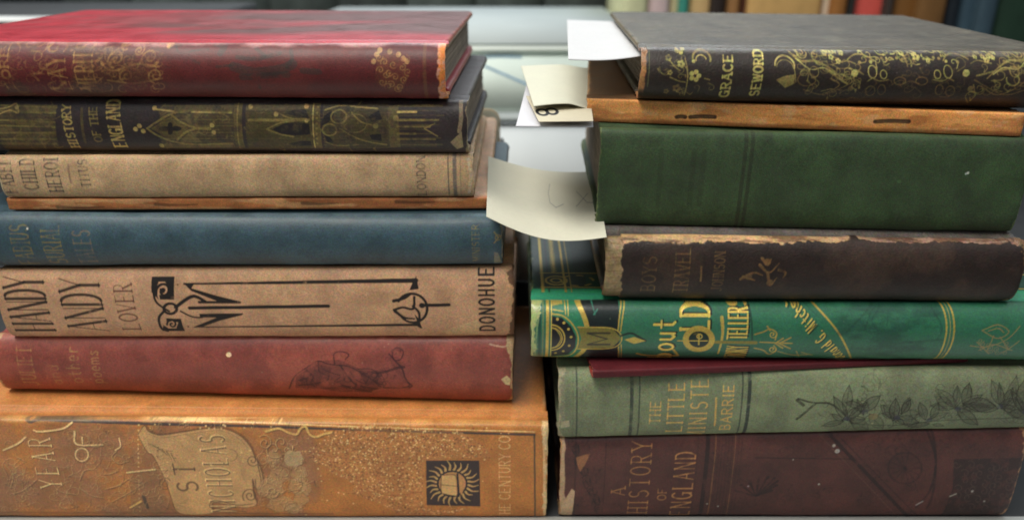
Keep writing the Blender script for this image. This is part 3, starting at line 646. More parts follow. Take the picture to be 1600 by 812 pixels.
# L3 — plain tan
b = Book('book', 'light tan cloth book with worn grey lettering and grey bands on its spine', -207.5, -15.4, 26.5, 25, 138.9, 139.8, 17.6, 17.9, 150, 3.6, n=2.6,
         base=lin(172, 142, 108, 1.45), mat=M_cloth, board=lin(170, 140, 105), group=GL_)
b.stain(26., .42, .62, lin(184, 152, 112, 1.45), .5, seed=2); b.stain(10., .5, .68, lin(138, 112, 84, 1.3), .45, seed=9)
b.set_wear(3., .25, .5, floor=.45); g = lin(62, 58, 58, 1.)
b.text('FABEL', 2, 22, 302, 246, g, thick=3, thin=1.8, alpha=.7); b.text('CHILD', 36, 58, 296, 247, g, thick=3, thin=1.8, alpha=.7); b.text('HEROI', 74, 95, 300, 246, g, thick=3, thin=1.8, alpha=.75); b.text('TITUS', 126, 140, 292, 248, g, thick=2.2, thin=1.4, alpha=.7)
b.line([(108, 256), (113, 284)], 3, lin(120, 85, 75), alpha=.6); b.text('LONDON', 652, 665, 306, 243, g, thick=2.2, thin=1.4, alpha=.6)
b.bar(701, 2.4, lin(92, 92, 80), alpha=.8); b.bar(711, 6, lin(88, 90, 92), alpha=.75); b.bar(720, 1.4, lin(100, 95, 80), alpha=.6)
b.cv.wear[:] = 1; b.line([(732, 248), (736, 270), (733, 300)], 5, lin(215, 190, 160), alpha=.8)
b.specks(40, lin(90, 70, 55), r=(.1, .22), alpha=.5); b.endwear(lin(210, 185, 150), 1., 1.2); b.build()

# L2 — black with gothic gilding
b = Book('book', 'black leather book with gilt gothic arches and tracery along its spine', -228, -17.4, 30.5, 23, 157.2, 158, 22.1, 21.0, 132, 6, n=2.2,
         base=lin(56, 45, 45, .95), mat=M_leather, board=lin(75, 70, 62), pmat=M_pages_dark, group=GL_)
b.stain(18., .45, .62, lin(42, 36, 34, .9), .7, seed=2)
b.set_wear(3.5, .22, .5, floor=.30); g = lin(146, 128, 76, 1.1); gb = lin(200, 172, 104, 1.1); gd = lin(118, 102, 62, 1.0); b.ds = .72
def G(pts, w_=2, c=g, **kk): b.line(pts, w_, c, gilt=.8, alpha=kk.pop('alpha', .85), **kk)
# fine hatching and gold ground of the panels
for x0, x1 in ((0, 88), (250, 366), (384, 487), (504, 606)):
    b.poly([(x0, 164), (x1, 164), (x1+4, 232), (x0+4, 233)], gd, alpha=.34, gilt=.3)
    for y in range(166, 232, 5): G([(x0+2, y), (x1, y)], 1.1, [g, gd][y % 2], alpha=.45)
b.curls(384, 606, 166, 230, 60, g, 1.6, .6, 8, r=(4, 9), gilt=.5); b.curls(250, 366, 166, 230, 22, g, 1.5, .45, 9, r=(4, 8), gilt=.5); b.curls(0, 90, 166, 230, 20, g, 1.5, .5, 10, r=(4, 8), gilt=.5)
for y in range(166, 230, 7): G([(614, y), (694-(y*7) % 30, y)], 1.5, gd, alpha=.5)
# left panel
for y, a in ((168, .9), (176, .9), (190, .7), (198, .7), (207, .6), (217, .6), (224, .5)): G([(0, y-3 if y < 200 else y), (88, y)], 2.4, g, alpha=a)
b.poly([(12, 170), (24, 163), (88, 165), (88, 176), (30, 177)], gd, alpha=.7, gilt=.6); b.poly([(24, 186), (86, 184), (86, 194), (30, 195)], gd, alpha=.75, gilt=.6); b.poly([(30, 206), (90, 204), (90, 218), (40, 222), (26, 214)], gd, alpha=.6, gilt=.6); b.poly([(0, 200), (20, 196), (24, 206), (0, 208)], gd, alpha=.6)
G([(0, 170), (12, 168), (24, 163), (30, 176), (16, 172), (0, 178)], 2, gb); b.dot(26, 168, 4.5, gb, gilt=.8)
b.text('HISTORY', 103, 116, 232, 163, gb, thick=2.6, thin=1.8, gilt=.8, alpha=.75); b.text('OF THE', 144, 156, 222, 166, g, thick=2.4, thin=1.6, gilt=.8, alpha=.8); b.text('ENGLAND', 171, 191, 231, 156, gb, thick=3, thin=1.8, gilt=.8, alpha=.85); G([(128, 170), (134, 222)], 4, gd, alpha=.5)
# big ogive panel
G([(232, 200), (250, 188), (270, 177), (300, 173), (362, 175)], 3, g); G([(232, 200), (250, 212), (275, 222), (310, 226), (364, 224)], 3, g)
G([(240, 200), (262, 186), (272, 182)], 2, gd); G([(270, 180), (285, 190), (305, 198), (330, 199)], 3.2, g); G([(278, 218), (292, 206), (310, 200), (330, 201)], 3.2, g)
b.poly([(238, 200), (268, 183), (284, 192), (296, 199), (282, 212), (272, 219)], gd, alpha=.65, gilt=.6); b.poly([(272, 166), (364, 166), (364, 174), (272, 175)], gd, alpha=.6, gilt=.5); b.poly([(250, 227), (366, 225), (368, 231), (255, 232)], gd, alpha=.6)
b.poly([(285, 180), (318, 176), (308, 186), (312, 196), (300, 196)], gd, alpha=.6); b.poly([(280, 222), (296, 208), (312, 203), (308, 214), (318, 223)], gd, alpha=.55)
kk_ = lin(36, 30, 32, .9)
for dx, dy, rx, ry in ((-9, 0, 9, 4), (9, 0, 9, 4), (0, -5, 4, 5), (0, 5, 4, 5)): b.poly([(268+dx+rx*math.cos(t), 200+dy+ry*math.sin(t)) for t in np.linspace(0, 6.28, 14)], kk_, alpha=.95)
for x, y in ((241, 169), (333, 195), (336, 206), (220, 196), (252, 228), (214, 201), (226, 204)): b.dot(x, y, 5, gb, gilt=.8, alpha=.8)
G([(245, 171), (272, 174)], 2.4, gb); G([(300, 175), (362, 176)], 2.2, gb)
b.poly([(365, 163), (378, 163), (382, 232), (369, 232)], gd, alpha=.85, gilt=.6); b.line([(371, 163), (374, 232)], 2, g, gilt=.8); b.poly([(384, 166), (486, 164), (486, 170), (384, 173)], gd, alpha=.7)
# lancet panels
b.poly([(384, 174), (486, 170), (490, 232), (388, 234)], lin(86, 76, 46, .95), alpha=.75, gilt=.4)
b.poly([(445, 177), (458, 172), (478, 171), (484, 184), (470, 183)], kk_); b.poly([(426, 201), (446, 192), (466, 190), (484, 193), (486, 209), (462, 211), (440, 208)], kk_); b.poly([(452, 224), (470, 220), (486, 220), (488, 228), (460, 228)], kk_)
G([(390, 187), (484, 187)], 4, g); G([(418, 201), (440, 191), (462, 188)], 2.2, g); G([(418, 201), (440, 209), (460, 213)], 2.2, g); G([(436, 177), (455, 184), (480, 185)], 2, g)
for x, y, r in ((391, 167, 5), (432, 178, 5), (478, 167, 5), (480, 188, 4)): b.dot(x, y, r, gb, gilt=.8, alpha=.9)
b.poly([(487, 163), (500, 163), (504, 232), (491, 232)], gd, alpha=.85, gilt=.6); b.line([(489, 164), (492, 231)], 1.6, gb, gilt=.8)
for y in range(168, 232, 8): b.dot(496, y, 2.6, g, gilt=.8)
b.poly([(506, 165), (604, 163), (608, 231), (510, 232)], lin(78, 68, 44, .95), alpha=.7, gilt=.4)
b.poly([(504, 195), (506, 182), (514, 175), (524, 174), (520, 184), (512, 192)], kk_); b.poly([(506, 206), (516, 212), (522, 222), (512, 222)], kk_); b.poly([(575, 182), (592, 172), (598, 186), (582, 190)], kk_); b.poly([(578, 210), (596, 208), (597, 220), (582, 218)], kk_)
b.loop(530, 182, 12, 10, g, 2.4, gilt=.7, alpha=.8); b.loop(516, 202, 11, 9, g, 2.4, gilt=.7, alpha=.7)
G([(508, 172), (530, 166), (560, 168), (590, 170)], 2, gb, alpha=.6); G([(532, 200), (556, 214), (580, 222), (604, 226)], 2.4, g); G([(550, 176), (566, 190), (590, 196)], 2.2, g); G([(510, 222), (530, 228), (560, 226)], 2, g, alpha=.6); b.dot(588, 196, 6, g, gilt=.6, alpha=.8); b.loop(556, 192, 18, 14, gd, 2)
b.poly([(606, 166), (622, 166), (626, 230), (610, 231)], gd, alpha=.8, gilt=.5); b.dot(619, 184, 6, g, alpha=.7)
for y, a, x1 in ((166, .6, 690), (175, .95, 650), (187, .9, 685), (197, .75, 672), (208, .55, 650), (217, .5, 680), (226, .35, 690)): G([(622, y), (x1, y)], 3.4, [g, gb][int(y == 175)], alpha=a)
G([(664, 200), (680, 192)], 2, g); G([(664, 200), (684, 212)], 2, g)
b.cv.wear[:] = 1; b.poly([(704, 222), (712, 214), (722, 205), (724, 230), (714, 234)], lin(165, 145, 105), alpha=.9)
b.line([(719, 158), (721, 180), (718, 205)], 6, lin(150, 130, 100), alpha=.85); b.specks(50, lin(120, 110, 90), r=(.08, .2), alpha=.4)
b.endc = lin(165, 145, 110); b.endwear(lin(150, 130, 100), .8, .8); b.edgewear(lin(110, 104, 100), .5, 1.4); b.build()

# L1 — crimson
b = Book('book', 'crimson cloth book with its glossy red cover up, topmost of the left stack', -241, -25.3, 26.5, 20.3, 179.7, 179.6, 20.8, 20.9, 150, 8, n=2.0,
         base=lin(96, 35, 36, 1.05), cover=lin(172, 42, 56, 1.0), mat=M_worn, covermat=M_red, board=lin(160, 92, 78, 1.1), dense_top=True, pmat=M_pages_dark, group=GL_)
b.stain(22., .42, .6, lin(104, 42, 36, 1.15), .7, seed=2); b.stain(12., .46, .62, lin(82, 54, 40, 1.1), 1.1, seed=12, mask=sm(b.P(260, 110)[0]-b.cv.X, -6, 10))
b.set_wear(4., .28, .55, floor=.25); g = lin(170, 125, 72, 1.2); ol = lin(60, 55, 50, .9)
for x0, x1, y0, y1, t in ((4, 16, 140, 74, 'LORE'), (76, 104, 142, 66, 'LAYS'), (118, 146, 142, 66, 'MERITS')): b.text(t, x0, x1, y0, y1, g, thick=3.4, thin=2, alpha=.5, gilt=.2)
b.curls(4, 265, 66, 142, 90, g, 2.2, .32, 7)
for x, y, r in ((182, 92, 14), (200, 118, 12), (234, 90, 16), (214, 80, 8), (245, 118, 12), (190, 70, 9)): b.spiral(x, y, r, 1.5, x*.7, g, 2.6, alpha=.5)
G2 = lambda pts, w_=3, a=.5: b.line(pts, w_, g, alpha=a)
G2([(150, 66), (190, 64), (216, 68), (236, 66), (262, 72)], 5, .6); G2([(160, 100), (180, 110), (214, 100), (250, 104)]); G2([(170, 125), (210, 130), (255, 122)]); b.dot(236, 62, 5, lin(205, 165, 100), alpha=.8); b.dot(258, 72, 4.5, lin(205, 165, 100), alpha=.8)
for pts, w_ in (([(266, 70), (280, 84), (300, 80), (322, 78)], 3), ([(262, 74), (284, 70)], 5), ([(328, 68), (345, 74), (342, 84)], 9), ([(298, 92), (312, 98)], 4), ([(370, 90), (400, 92), (436, 84)], 6), ([(366, 104), (398, 112), (440, 108), (458, 100)], 14), ([(380, 120), (410, 118), (450, 116)], 10), ([(396, 76), (404, 82), (414, 88)], 5), ([(452, 80), (456, 92), (450, 104)], 6), ([(340, 104), (362, 102)], 4), ([(404, 126), (406, 138)], 5), ([(474, 110), (500, 112)], 9)): b.line(pts, w_, ol, alpha=.6)
for (x, y) in ((588, 86), (584, 96), (592, 80), (608, 82), (622, 86), (630, 92), (636, 96)): b.dot(x, y, 3.8, lin(195, 150, 95, 1.2), alpha=.75)
b.poly([(590, 92), (606, 78), (626, 90), (640, 118), (630, 140), (606, 144), (586, 128)], lin(110, 66, 44, 1.2), alpha=.45)
for k_ in range(16): b.spiral(592+(k_*17) % 48, 90+(k_*23) % 50, 6, 1.2, k_, g, 1.8, alpha=.5)
b.bar(664, 5, lin(130, 90, 55), alpha=.45)
b.cv.wear[:] = 1
X0 = b.P(684, 110)[0]; n = fbm(b.cv.X, b.cv.Z, 2.5, 5, 4); a = sm(b.cv.X-X0+(n-.5)*2.6, -.2, .3)[..., None]
cc = lin(215, 128, 62, 1.2)+(lin(205, 150, 125, 1.1)-lin(215, 128, 62, 1.2))*sm(n, .4, .6)[..., None]; b.cv.rgb = b.cv.rgb*(1-a)+cc*a
b.edgewear(lin(225, 170, 165, 1.2), .8, 1.3); b.endc = lin(200, 130, 75, 1.1)
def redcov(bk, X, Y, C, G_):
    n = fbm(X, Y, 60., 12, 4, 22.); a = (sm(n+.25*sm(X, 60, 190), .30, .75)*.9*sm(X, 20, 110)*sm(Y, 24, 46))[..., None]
    C = C*(1-a)+lin(92, 62, 60, 1.)*a  # grazing reflection of the dark background, painted in as dull grey-brown
    # more of the painted reflection: mottled dulling over the fore-edge half
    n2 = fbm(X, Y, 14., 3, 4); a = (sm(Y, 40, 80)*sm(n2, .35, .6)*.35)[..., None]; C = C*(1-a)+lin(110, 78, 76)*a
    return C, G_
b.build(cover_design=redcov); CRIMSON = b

# ------------------------------------------------------------------ right stack
# R8 — burgundy
b = Book('book', 'thick dark burgundy book lettered ENGLAND with torn corners, bottom of the right stack', 20.8, 219.8, 0, 0, -1.3, -1.3, 41.4, 46.6, 150, 4.5, n=3.6,
         base=lin(74, 42, 38, 1.15), mat=M_worn, board=lin(165, 130, 95), group=GR_)
b.stain(20., .42, .62, lin(92, 52, 46, 1.2), .6, seed=2); b.stain(9., .48, .66, lin(58, 36, 34, 1.), .6, seed=9)
b.set_wear(3.2, .22, .48, floor=.3); g = lin(165, 115, 70, 1.2); dk = lin(34, 24, 26, .9)
b.text('A', 955, 976, 772, 756, g, thick=2.4, thin=1.6, alpha=.75); b.text("HISTORY", 984, 1014, 804, 686, g, thick=2.6, thin=1.8, alpha=.75, gw=.66)
b.text('OF', 1027, 1040, 779, 758, g, thick=2, thin=1.6, alpha=.7, serif=.4); b.text('ENGLAND', 1051, 1081, 808, 701, g, thick=3, thin=2, alpha=.9, serif=.4, gw=.68)
b.bar(1100, 8, dk, alpha=.75, rel=-.15); b.bar(1085, 1.2, dk, alpha=.4); b.bar(944, 2, dk, alpha=.5); b.bar(898, 4, dk, alpha=.5, rel=-.1)
for x in range(1112, 1155, 5): b.bar(x, 1.6, [dk, g][(x//5) % 6 == 0], alpha=.35)
for k_ in range(9):
    a = PI*(.1+.1*k_); b.line([(1180, 772), (1180+34*math.cos(a*1.4-1.2), 772-30*math.sin(a))], 2, dk, wpx2=6, alpha=.7)
b.line([(1180, 712), (1330, 714)], 3, dk, alpha=.6); b.line([(1290, 672), (1420, 808)], 7, dk, alpha=.75, rel=-.15); b.line([(1302, 672), (1436, 808)], 2, dk, alpha=.6); b.line([(1278, 676), (1404, 808)], 1.4, lin(120, 85, 70), alpha=.4)
b.loop(1440, 716, 20, 80, dk, 5, -70, 70, alpha=.6); b.line([(1450, 672), (1460, 716), (1452, 760), (1430, 790)], 5, dk, alpha=.6); b.loop(1412, 728, 26, 24, dk, 4, alpha=.4)
b.curls(1180, 1300, 675, 805, 26, dk, 2.2, .35, 21, r=(5, 11)); b.curls(1350, 1450, 680, 790, 36, dk, 2., .4, 22, r=(5, 11)); b.curls(890, 945, 685, 806, 26, dk, 2., .4, 23, r=(4, 9)); b.curls(1470, 1590, 675, 712, 20, dk, 2., .35, 24, r=(4, 9)); b.curls(1112, 1175, 690, 806, 18, dk, 1.8, .3, 25)
for k_ in range(14): a = k_*.45; b.line([(1412, 728), (1412+24*math.cos(a), 728+22*math.sin(a))], 3, dk, alpha=.35)
b.poly([(1488, 714), (1596, 712), (1594, 760), (1578, 804), (1470, 806), (1486, 760)], lin(40, 30, 30, .95), alpha=.75)
for k_ in range(40): x, y = 1492+(k_*29) % 92, 722+(k_*17) % 78; b.spiral(x, y, 7, 1., k_, lin(110, 84, 74), 1.3, alpha=.35)
for k_ in range(22): x, y = 893+(k_*13) % 46, 690+(k_*31) % 110; b.spiral(x, y, 8, 1.1, k_, lin(30, 22, 24), 2.2, alpha=.55)
b.poly([(900, 712), (912, 708), (922, 706), (914, 722), (906, 734), (902, 724)], lin(150, 100, 66), alpha=.85)
b.cv.wear[:] = 1; sg = lin(190, 180, 170)
for x, y, r in ((1307, 702, 4.5), (1302, 694, 3), (1104, 784, 1.6), (1121, 788, 1.6), (1168, 756, 1.6), (1238, 715, 1.4), (1278, 753, 2), (1517, 764, 2.4), (1536, 780, 2)): b.dot(x, y, r, sg, alpha=.75)
b.line([(1482, 772), (1492, 768)], 2.4, sg, alpha=.8); b.line([(1430, 786), (1440, 780)], 2.4, sg, alpha=.6)
b.specks(110, lin(120, 95, 90), r=(.08, .22), alpha=.5)
n = fbm(b.cv.X, b.cv.Z, 6., 91, 4); xl_ = 1.2+7*np.exp(-((b.cv.Z-2)/9)**2)*n+1.5*n; a = (sm(xl_-b.cv.X, -.2, .3)*.95)[..., None]; b.cv.rgb = b.cv.rgb*(1-a)+lin(182, 150, 116)*a
b.poly([(866, 808), (884, 775), (893, 760), (898, 764), (893, 808)], lin(190, 158, 124)); b.endwear(lin(165, 120, 85), .6, 1.8, corner=1.5); b.build()

# R7 — sage
b = Book('book', 'sage green book lettered THE LITTLE MINISTER BARRIE with a dark flower branch', 19.8, 232, -1.6, -1.1, 40.2, 45.6, 33.0, 28.0, 132, 6, n=2.6,
         base=lin(114, 120, 92, 1.15), mat=M_cloth, board=lin(140, 135, 110), group=GR_)
b.stain(24., .42, .62, lin(132, 144, 108, 1.3), .55, seed=2); b.stain(10., .5, .68, lin(96, 102, 84, 1.2), .5, seed=9)
b.set_wear(3., .2, .42, floor=.5); g = lin(205, 165, 95, 1.25); dk = lin(34, 42, 50, .9)
b.text('THE', 1015, 1031, 661, 622, g, thick=2.4, thin=2, alpha=.75, serif=.5, gilt=.3); b.text('LITTLE', 1043, 1067, 676, 595, g, thick=2.6, thin=2.2, alpha=.95, serif=.5, gilt=.3)
b.text('MINISTER', 1078, 1104, 690, 573, g, thick=2.6, thin=2.2, alpha=.9, serif=.4, gilt=.3, gw=.68); b.line([(1118, 619), (1116, 663)], 3.2, g, alpha=.9, gilt=.3); b.text('BARRIE', 1127, 1143, 672, 598, g, thick=2.4, thin=2, alpha=.95, serif=.4, gilt=.3)
b.bar(986, 6, dk, alpha=.75, rel=-.1); b.bar(998, 2.6, dk, alpha=.7); b.bar(1157, 2.6, dk, alpha=.7); b.bar(1168, 6.5, dk, alpha=.85, rel=-.1); b.bar(901, 2.6, dk, alpha=.7); b.bar(895, 1., dk, alpha=.4)
br = lin(46, 44, 36, .95)
b.line([(1246, 620), (1268, 626), (1296, 628), (1318, 645), (1330, 660)], 4, br, alpha=.85); b.line([(1272, 628), (1258, 640), (1244, 652)], 5, br, alpha=.8); b.line([(1244, 622), (1254, 630)], 6, br, alpha=.8)
r_ = np.random.default_rng(3)
def leaf(x, y, l, a, wd=.32, al=.65):
    p = [(x+l*t*math.cos(a)-wd*l*math.sin(PI*t)*math.sin(a)*sg_, y+l*t*math.sin(a)+wd*l*math.sin(PI*t)*math.cos(a)*sg_) for sg_, ts in ((1, np.linspace(0, 1, 9)), (-1, np.linspace(1, 0, 9))) for t in ts]
    b.poly(p, lin(74, 74, 62, 1.1), alpha=al*.55); b.line(p, 1.6, br, alpha=al+.1); b.line([(x, y), (x+l*math.cos(a), y+l*math.sin(a))], 1.1, br, alpha=al)
for (cx, cy, n_, l0) in ((1322, 652, 8, 46), (1400, 650, 9, 48), (1350, 640, 4, 42), (1495, 636, 9, 54), (1560, 632, 9, 56), (1450, 655, 5, 36), (1600, 640, 7, 48)):
    for k_ in range(n_):
        a = -PI*.98+PI*1.15*k_/(n_-1)+r_.uniform(-.35, .35); leaf(cx+r_.uniform(-9, 9), cy+r_.uniform(-7, 7), l0*r_.uniform(.4, 1.0), a, r_.uniform(.13, .27), r_.uniform(.45, .85))
    b.dot(cx, cy, 6, lin(66, 66, 82, 1.1), alpha=.5); b.curls(cx-36, cx+36, cy-34, cy+14, 12, br, 1.8, .5, int(cx), r=(5, 11))
b.line([(1330, 660), (1400, 664), (1470, 655), (1600, 650)], 2.4, br, alpha=.6)
for (x, y, r) in ((1362, 598, 14), (1376, 590, 10), (1358, 602, 8)): b.loop(x, y, r, r*.8, br, 1.4, alpha=.35)
b.dot(1363, 648, 8, lin(140, 125, 85, 1.1), alpha=.7); b.dot(1362, 660, 2.2, lin(215, 200, 150))
b.cv.wear[:] = 1; b.poly([(876, 655), (889, 654), (890, 664), (876, 667)], lin(175, 165, 135), alpha=.9); b.poly([(872, 585), (884, 582), (882, 650), (875, 668)], lin(140, 136, 112), alpha=.55)
b.poly([(1585, 574), (1600, 566), (1610, 570), (1605, 582)], lin(205, 200, 180), alpha=.9); b.specks(60, lin(60, 62, 50), r=(.08, .2), alpha=.45)
b.endwear(lin(165, 155, 125), 1.6, 1.6, corner=1.2); b.edgewear(lin(150, 150, 120), .4, .8); b.build()

# R6 — thin dark red, set back between
b = Book('book', 'thin dark red book squeezed between the sage and the emerald books', 32.5, 190, -5.0, 7.0, 73.4, 73.9, 3.5, 2.4, 128, 1.2, n=3,
         base=lin(92, 24, 32, .85), mat=M_cloth, board=lin(150, 60, 50), group=GR_, groove=.1, wob=.15)
b.stain(8., .45, .62, lin(92, 22, 30, 1.1), .6, seed=2, sy=2); b.endwear(lin(190, 110, 95), .5, .5, corner=.5); b.build()

# R5 — emerald
b = Book('book', 'bright emerald green book lettered About Old Story Tellers in black and gold', 7.7, 226, 1.0, 0.0, 77.0, 76.4, 25.2, 25.4, 152, 7, n=2.2,
         base=lin(54, 108, 82, 1.1), cover=lin(22, 62, 48, 1.25), mat=M_gloss, covermat=M_gloss, board=lin(165, 175, 130), group=GR_)
b.stain(20., .42, .62, lin(36, 104, 72, 1.2), .55, seed=2); g = lin(196, 168, 82, 1.2); gb = lin(228, 196, 96, 1.25); dk = lin(26, 28, 32, .9)
b.set_wear(2.2, .1, .3, floor=.7); b.hinge = lin(56, 150, 112, 1.1)
b.poly([(892, 455), (980, 455), (968, 474), (966, 572), (888, 572)], dk, alpha=.95); b.line([(922, 472), (926, 480), (930, 492)], 3, lin(60, 130, 110), alpha=.8, wpx2=1.5); b.line([(934, 486), (928, 492)], 2.4, lin(60, 130, 110), alpha=.8)
b.poly([(868, 455), (888, 460), (906, 478), (917, 505), (918, 530), (908, 552), (890, 572), (866, 572)], lin(44, 116, 82, 1.2)); GA = dict(gilt=.8, alpha=.95)
b.line([(888, 466), (903, 478), (914, 498), (918, 520), (914, 542), (900, 562)], 8, g, **GA)
b.poly([(862, 494), (878, 496), (892, 508), (900, 524), (898, 542), (886, 556), (862, 560)], dk); b.line([(862, 491), (880, 494), (895, 506), (903, 524), (900, 544), (888, 558), (862, 563)], 2.4, g, **GA)
b.loop(862, 526, 20, 20, g, 2.4, -90, 90, **GA); b.loop(862, 526, 16, 16, g, 1.6, -90, 90, **GA); b.poly([(862, 512), (870, 516), (874, 526), (870, 536), (862, 540)], lin(14, 14, 16)); b.line([(862, 510), (870, 514), (876, 526), (870, 538), (862, 542)], 1.2, g, **GA)
for x, y in ((871, 498), (881, 503), (888, 512), (892, 524), (889, 538), (880, 548), (868, 552)): b.dot(x, y, 2.4, g, alpha=.85)
b.bar(855, 5, g, **GA); b.bar(861, 1.6, gb, **GA); b.bar(848, 1, g, alpha=.5); b.bar(843, 5, lin(22, 58, 54), alpha=.7)
for p_ in ([(864, 478), (884, 478)], [(864, 486), (880, 488)], [(882, 462), (884, 492)], [(888, 462), (888, 494)], [(870, 462), (878, 480)]): b.line(p_, 1.5, g, **GA)
b.poly([(862, 468), (874, 468), (880, 480), (862, 482)], g, alpha=.7, gilt=.8)
b.poly([(902, 508), (956, 510), (970, 526), (956, 542), (902, 544), (908, 526)], lin(128, 118, 60, 1.15), gilt=.6); b.line([(902, 509), (956, 511), (971, 526), (956, 542), (902, 544)], 1.8, g, **GA)
b.line([(918, 518), (952, 518)], 4, dk, alpha=.8); b.line([(918, 536), (952, 536)], 4, dk, alpha=.8); b.line([(920, 519), (948, 527)], 3, dk, alpha=.8); b.line([(948, 527), (920, 535)], 2, dk, alpha=.8)
b.line([(984, 462), (974, 490), (969, 515)], 2.2, g, **GA); b.line([(979, 462), (969, 490), (965, 515)], 2.2, g, **GA); b.line([(966, 540), (968, 570)], 2.2, g, **GA); b.line([(970, 536), (972, 570)], 1.6, g, **GA)
b.line([(970, 522), (985, 518), (998, 524), (1008, 530)], 4, dk, alpha=.85); b.poly([(975, 528), (990, 524), (1008, 530), (990, 535)], g, **GA)
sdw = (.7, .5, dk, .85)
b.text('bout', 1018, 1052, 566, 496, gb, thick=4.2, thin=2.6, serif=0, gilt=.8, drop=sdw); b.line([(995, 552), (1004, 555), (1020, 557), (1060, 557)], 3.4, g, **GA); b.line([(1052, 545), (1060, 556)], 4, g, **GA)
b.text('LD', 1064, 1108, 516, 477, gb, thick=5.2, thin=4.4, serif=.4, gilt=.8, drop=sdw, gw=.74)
b.poly([(1093+23*math.cos(t), 529+19*math.sin(t)) for t in np.linspace(0, 6.28, 24)], dk, alpha=.9); b.poly([(1091+25*math.cos(t), 528+21*math.sin(t)) for t in np.linspace(0, 6.28, 24)], g, **GA); b.poly([(1091+16*math.cos(t), 528+13*math.sin(t)) for t in np.linspace(0, 6.28, 24)], lin(20, 44, 36)); b.line([(1058, 530), (1104, 530)], 2, g, **GA); b.line([(1091, 520), (1091, 536)], 2.6, g, **GA); b.loop(1092, 523, 4, 3.4, g, 1.8)
b.line([(1128, 496), (1128, 520), (1122, 552)], 6, g, wpx2=3, **GA); b.line([(1118, 532), (1180, 533)], 6, lin(140, 128, 62, 1.1), gilt=.7); 
b.text('TELLERS', 1138, 1168, 528, 475, gb, thick=3., thin=2.6, serif=.3, gilt=.8, drop=sdw, gw=.74); b.text('STORY', 1134, 1166, 564, 538, g, thick=2.6, thin=2, serif=.2, gilt=.8, drop=sdw)
b.line([(1174, 476), (1174, 528)], 3, dk, alpha=.6)
for pts in ([(1178, 520), (1192, 516), (1202, 512), (1212, 518), (1210, 528)], [(1178, 542), (1192, 546), (1202, 554), (1212, 546), (1208, 538)], [(1198, 508), (1202, 514)], [(1186, 532), (1236, 534)], [(1210, 534), (1222, 526)], [(1210, 534), (1222, 542)], [(1216, 534), (1234, 525)], [(1216, 534), (1234, 543)]): b.line(pts, 2.6, lin(175, 150, 80, 1.15), **GA)
b.spiral(1206, 520, 6, 1.2, 0, g, 1.8, **GA); b.spiral(1206, 544, 6, 1.2, 0, g, 1.8, **GA)
# diagonal author line
nm = 'Donald G. Mitchell'; p0, p1 = (1322, 560), (1238, 462); dx, dy = (p1[0]-p0[0])/18, (p1[1]-p0[1])/18; nr = (-.72, .62)
for i, ch in enumerate(nm):
    for wt, pts in GL.get(ch, []):
        hh = 19 if ch.isupper() else 17
        bx, by = p0[0]+dx*i, p0[1]+dy*i
        q = [(bx+dx*.82*x-hh*.73*y, by+dy*.82*x+hh*.68*y) for x, y in pts]
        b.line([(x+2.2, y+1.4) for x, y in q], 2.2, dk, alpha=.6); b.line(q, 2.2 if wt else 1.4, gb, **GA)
b.line([(1258, 462), (1286, 490), (1310, 520), (1334, 566)], 3., g, **GA); b.line([(1252, 470), (1280, 496)], 1, dk, alpha=.4)
r_ = np.random.default_rng(8)
X0, X1 = b.P(1285, 510)[0], b.P(1474, 510)[0]; n = fbm(b.cv.X, b.cv.Z, 12., 44, 5, 5.); a = (sm(n, .44, .66)*.5*sm(b.cv.X-X0-(1-b.cv.Z/b.T)*9, 0, 3)*sm(X1-b.cv.X, 0, 2))[..., None]; b.cv.rgb = b.cv.rgb*(1-a)+lin(26, 54, 50)*a
for pts, w_ in (([(1322, 515), (1340, 500), (1360, 486), (1375, 478)], 5), ([(1350, 510), (1362, 490), (1372, 484)], 4), ([(1370, 515), (1362, 500), (1380, 482)], 4), ([(1384, 508), (1388, 494)], 3), ([(1420, 532), (1470, 528)], 7), ([(1460, 485), (1470, 510), (1462, 528)], 5)): b.line(pts, w_*.7, lin(28, 46, 46), alpha=.3)
b.line([(1476, 462), (1478, 500), (1474, 530), (1464, 566)], 2.8, g, **GA); b.line([(1489, 462), (1490, 500), (1486, 530), (1474, 566)], 2.8, g, **GA); b.line([(1483, 462), (1484, 500), (1480, 530), (1469, 566)], 1.2, g, alpha=.6)
for pts in ([(1532, 514), (1558, 506), (1574, 516), (1556, 526), (1532, 514)], [(1542, 515), (1558, 511), (1566, 517)], [(1514, 538), (1540, 540), (1570, 528), (1592, 508)], [(1528, 546), (1550, 536), (1580, 546)], [(1550, 522), (1540, 548)], [(1560, 524), (1575, 545)], [(1524, 532), (1545, 552)], [(1566, 550), (1590, 530)]): b.line(pts, 2, lin(150, 135, 85, 1.1), gilt=.5, alpha=.8)
for k_ in range(10): b.spiral(1530+(k_*13) % 50, 530+(k_*7) % 22, 5, 1.2, k_, lin(150, 135, 85, 1.1), 1.3, alpha=.6)
for pts in ([(1215, 548), (1240, 556), (1262, 555)], [(1244, 548), (1250, 560)], [(1252, 550), (1270, 556)]): b.line(pts, 2, g, alpha=.5)
for k_ in range(40): b.dot(1213, 100, 1, g) if False else None
b.cv.wear[:] = 1; b.line([(838, 463), (842, 490), (838, 520), (836, 558)], 2.6, lin(165, 180, 120), alpha=.5)
b.endc = lin(170, 180, 125); b.endwear(lin(178, 186, 122), 3.4, 1., corner=1.); b.specks(50, lin(150, 180, 140), r=(.08, .2), alpha=.5)
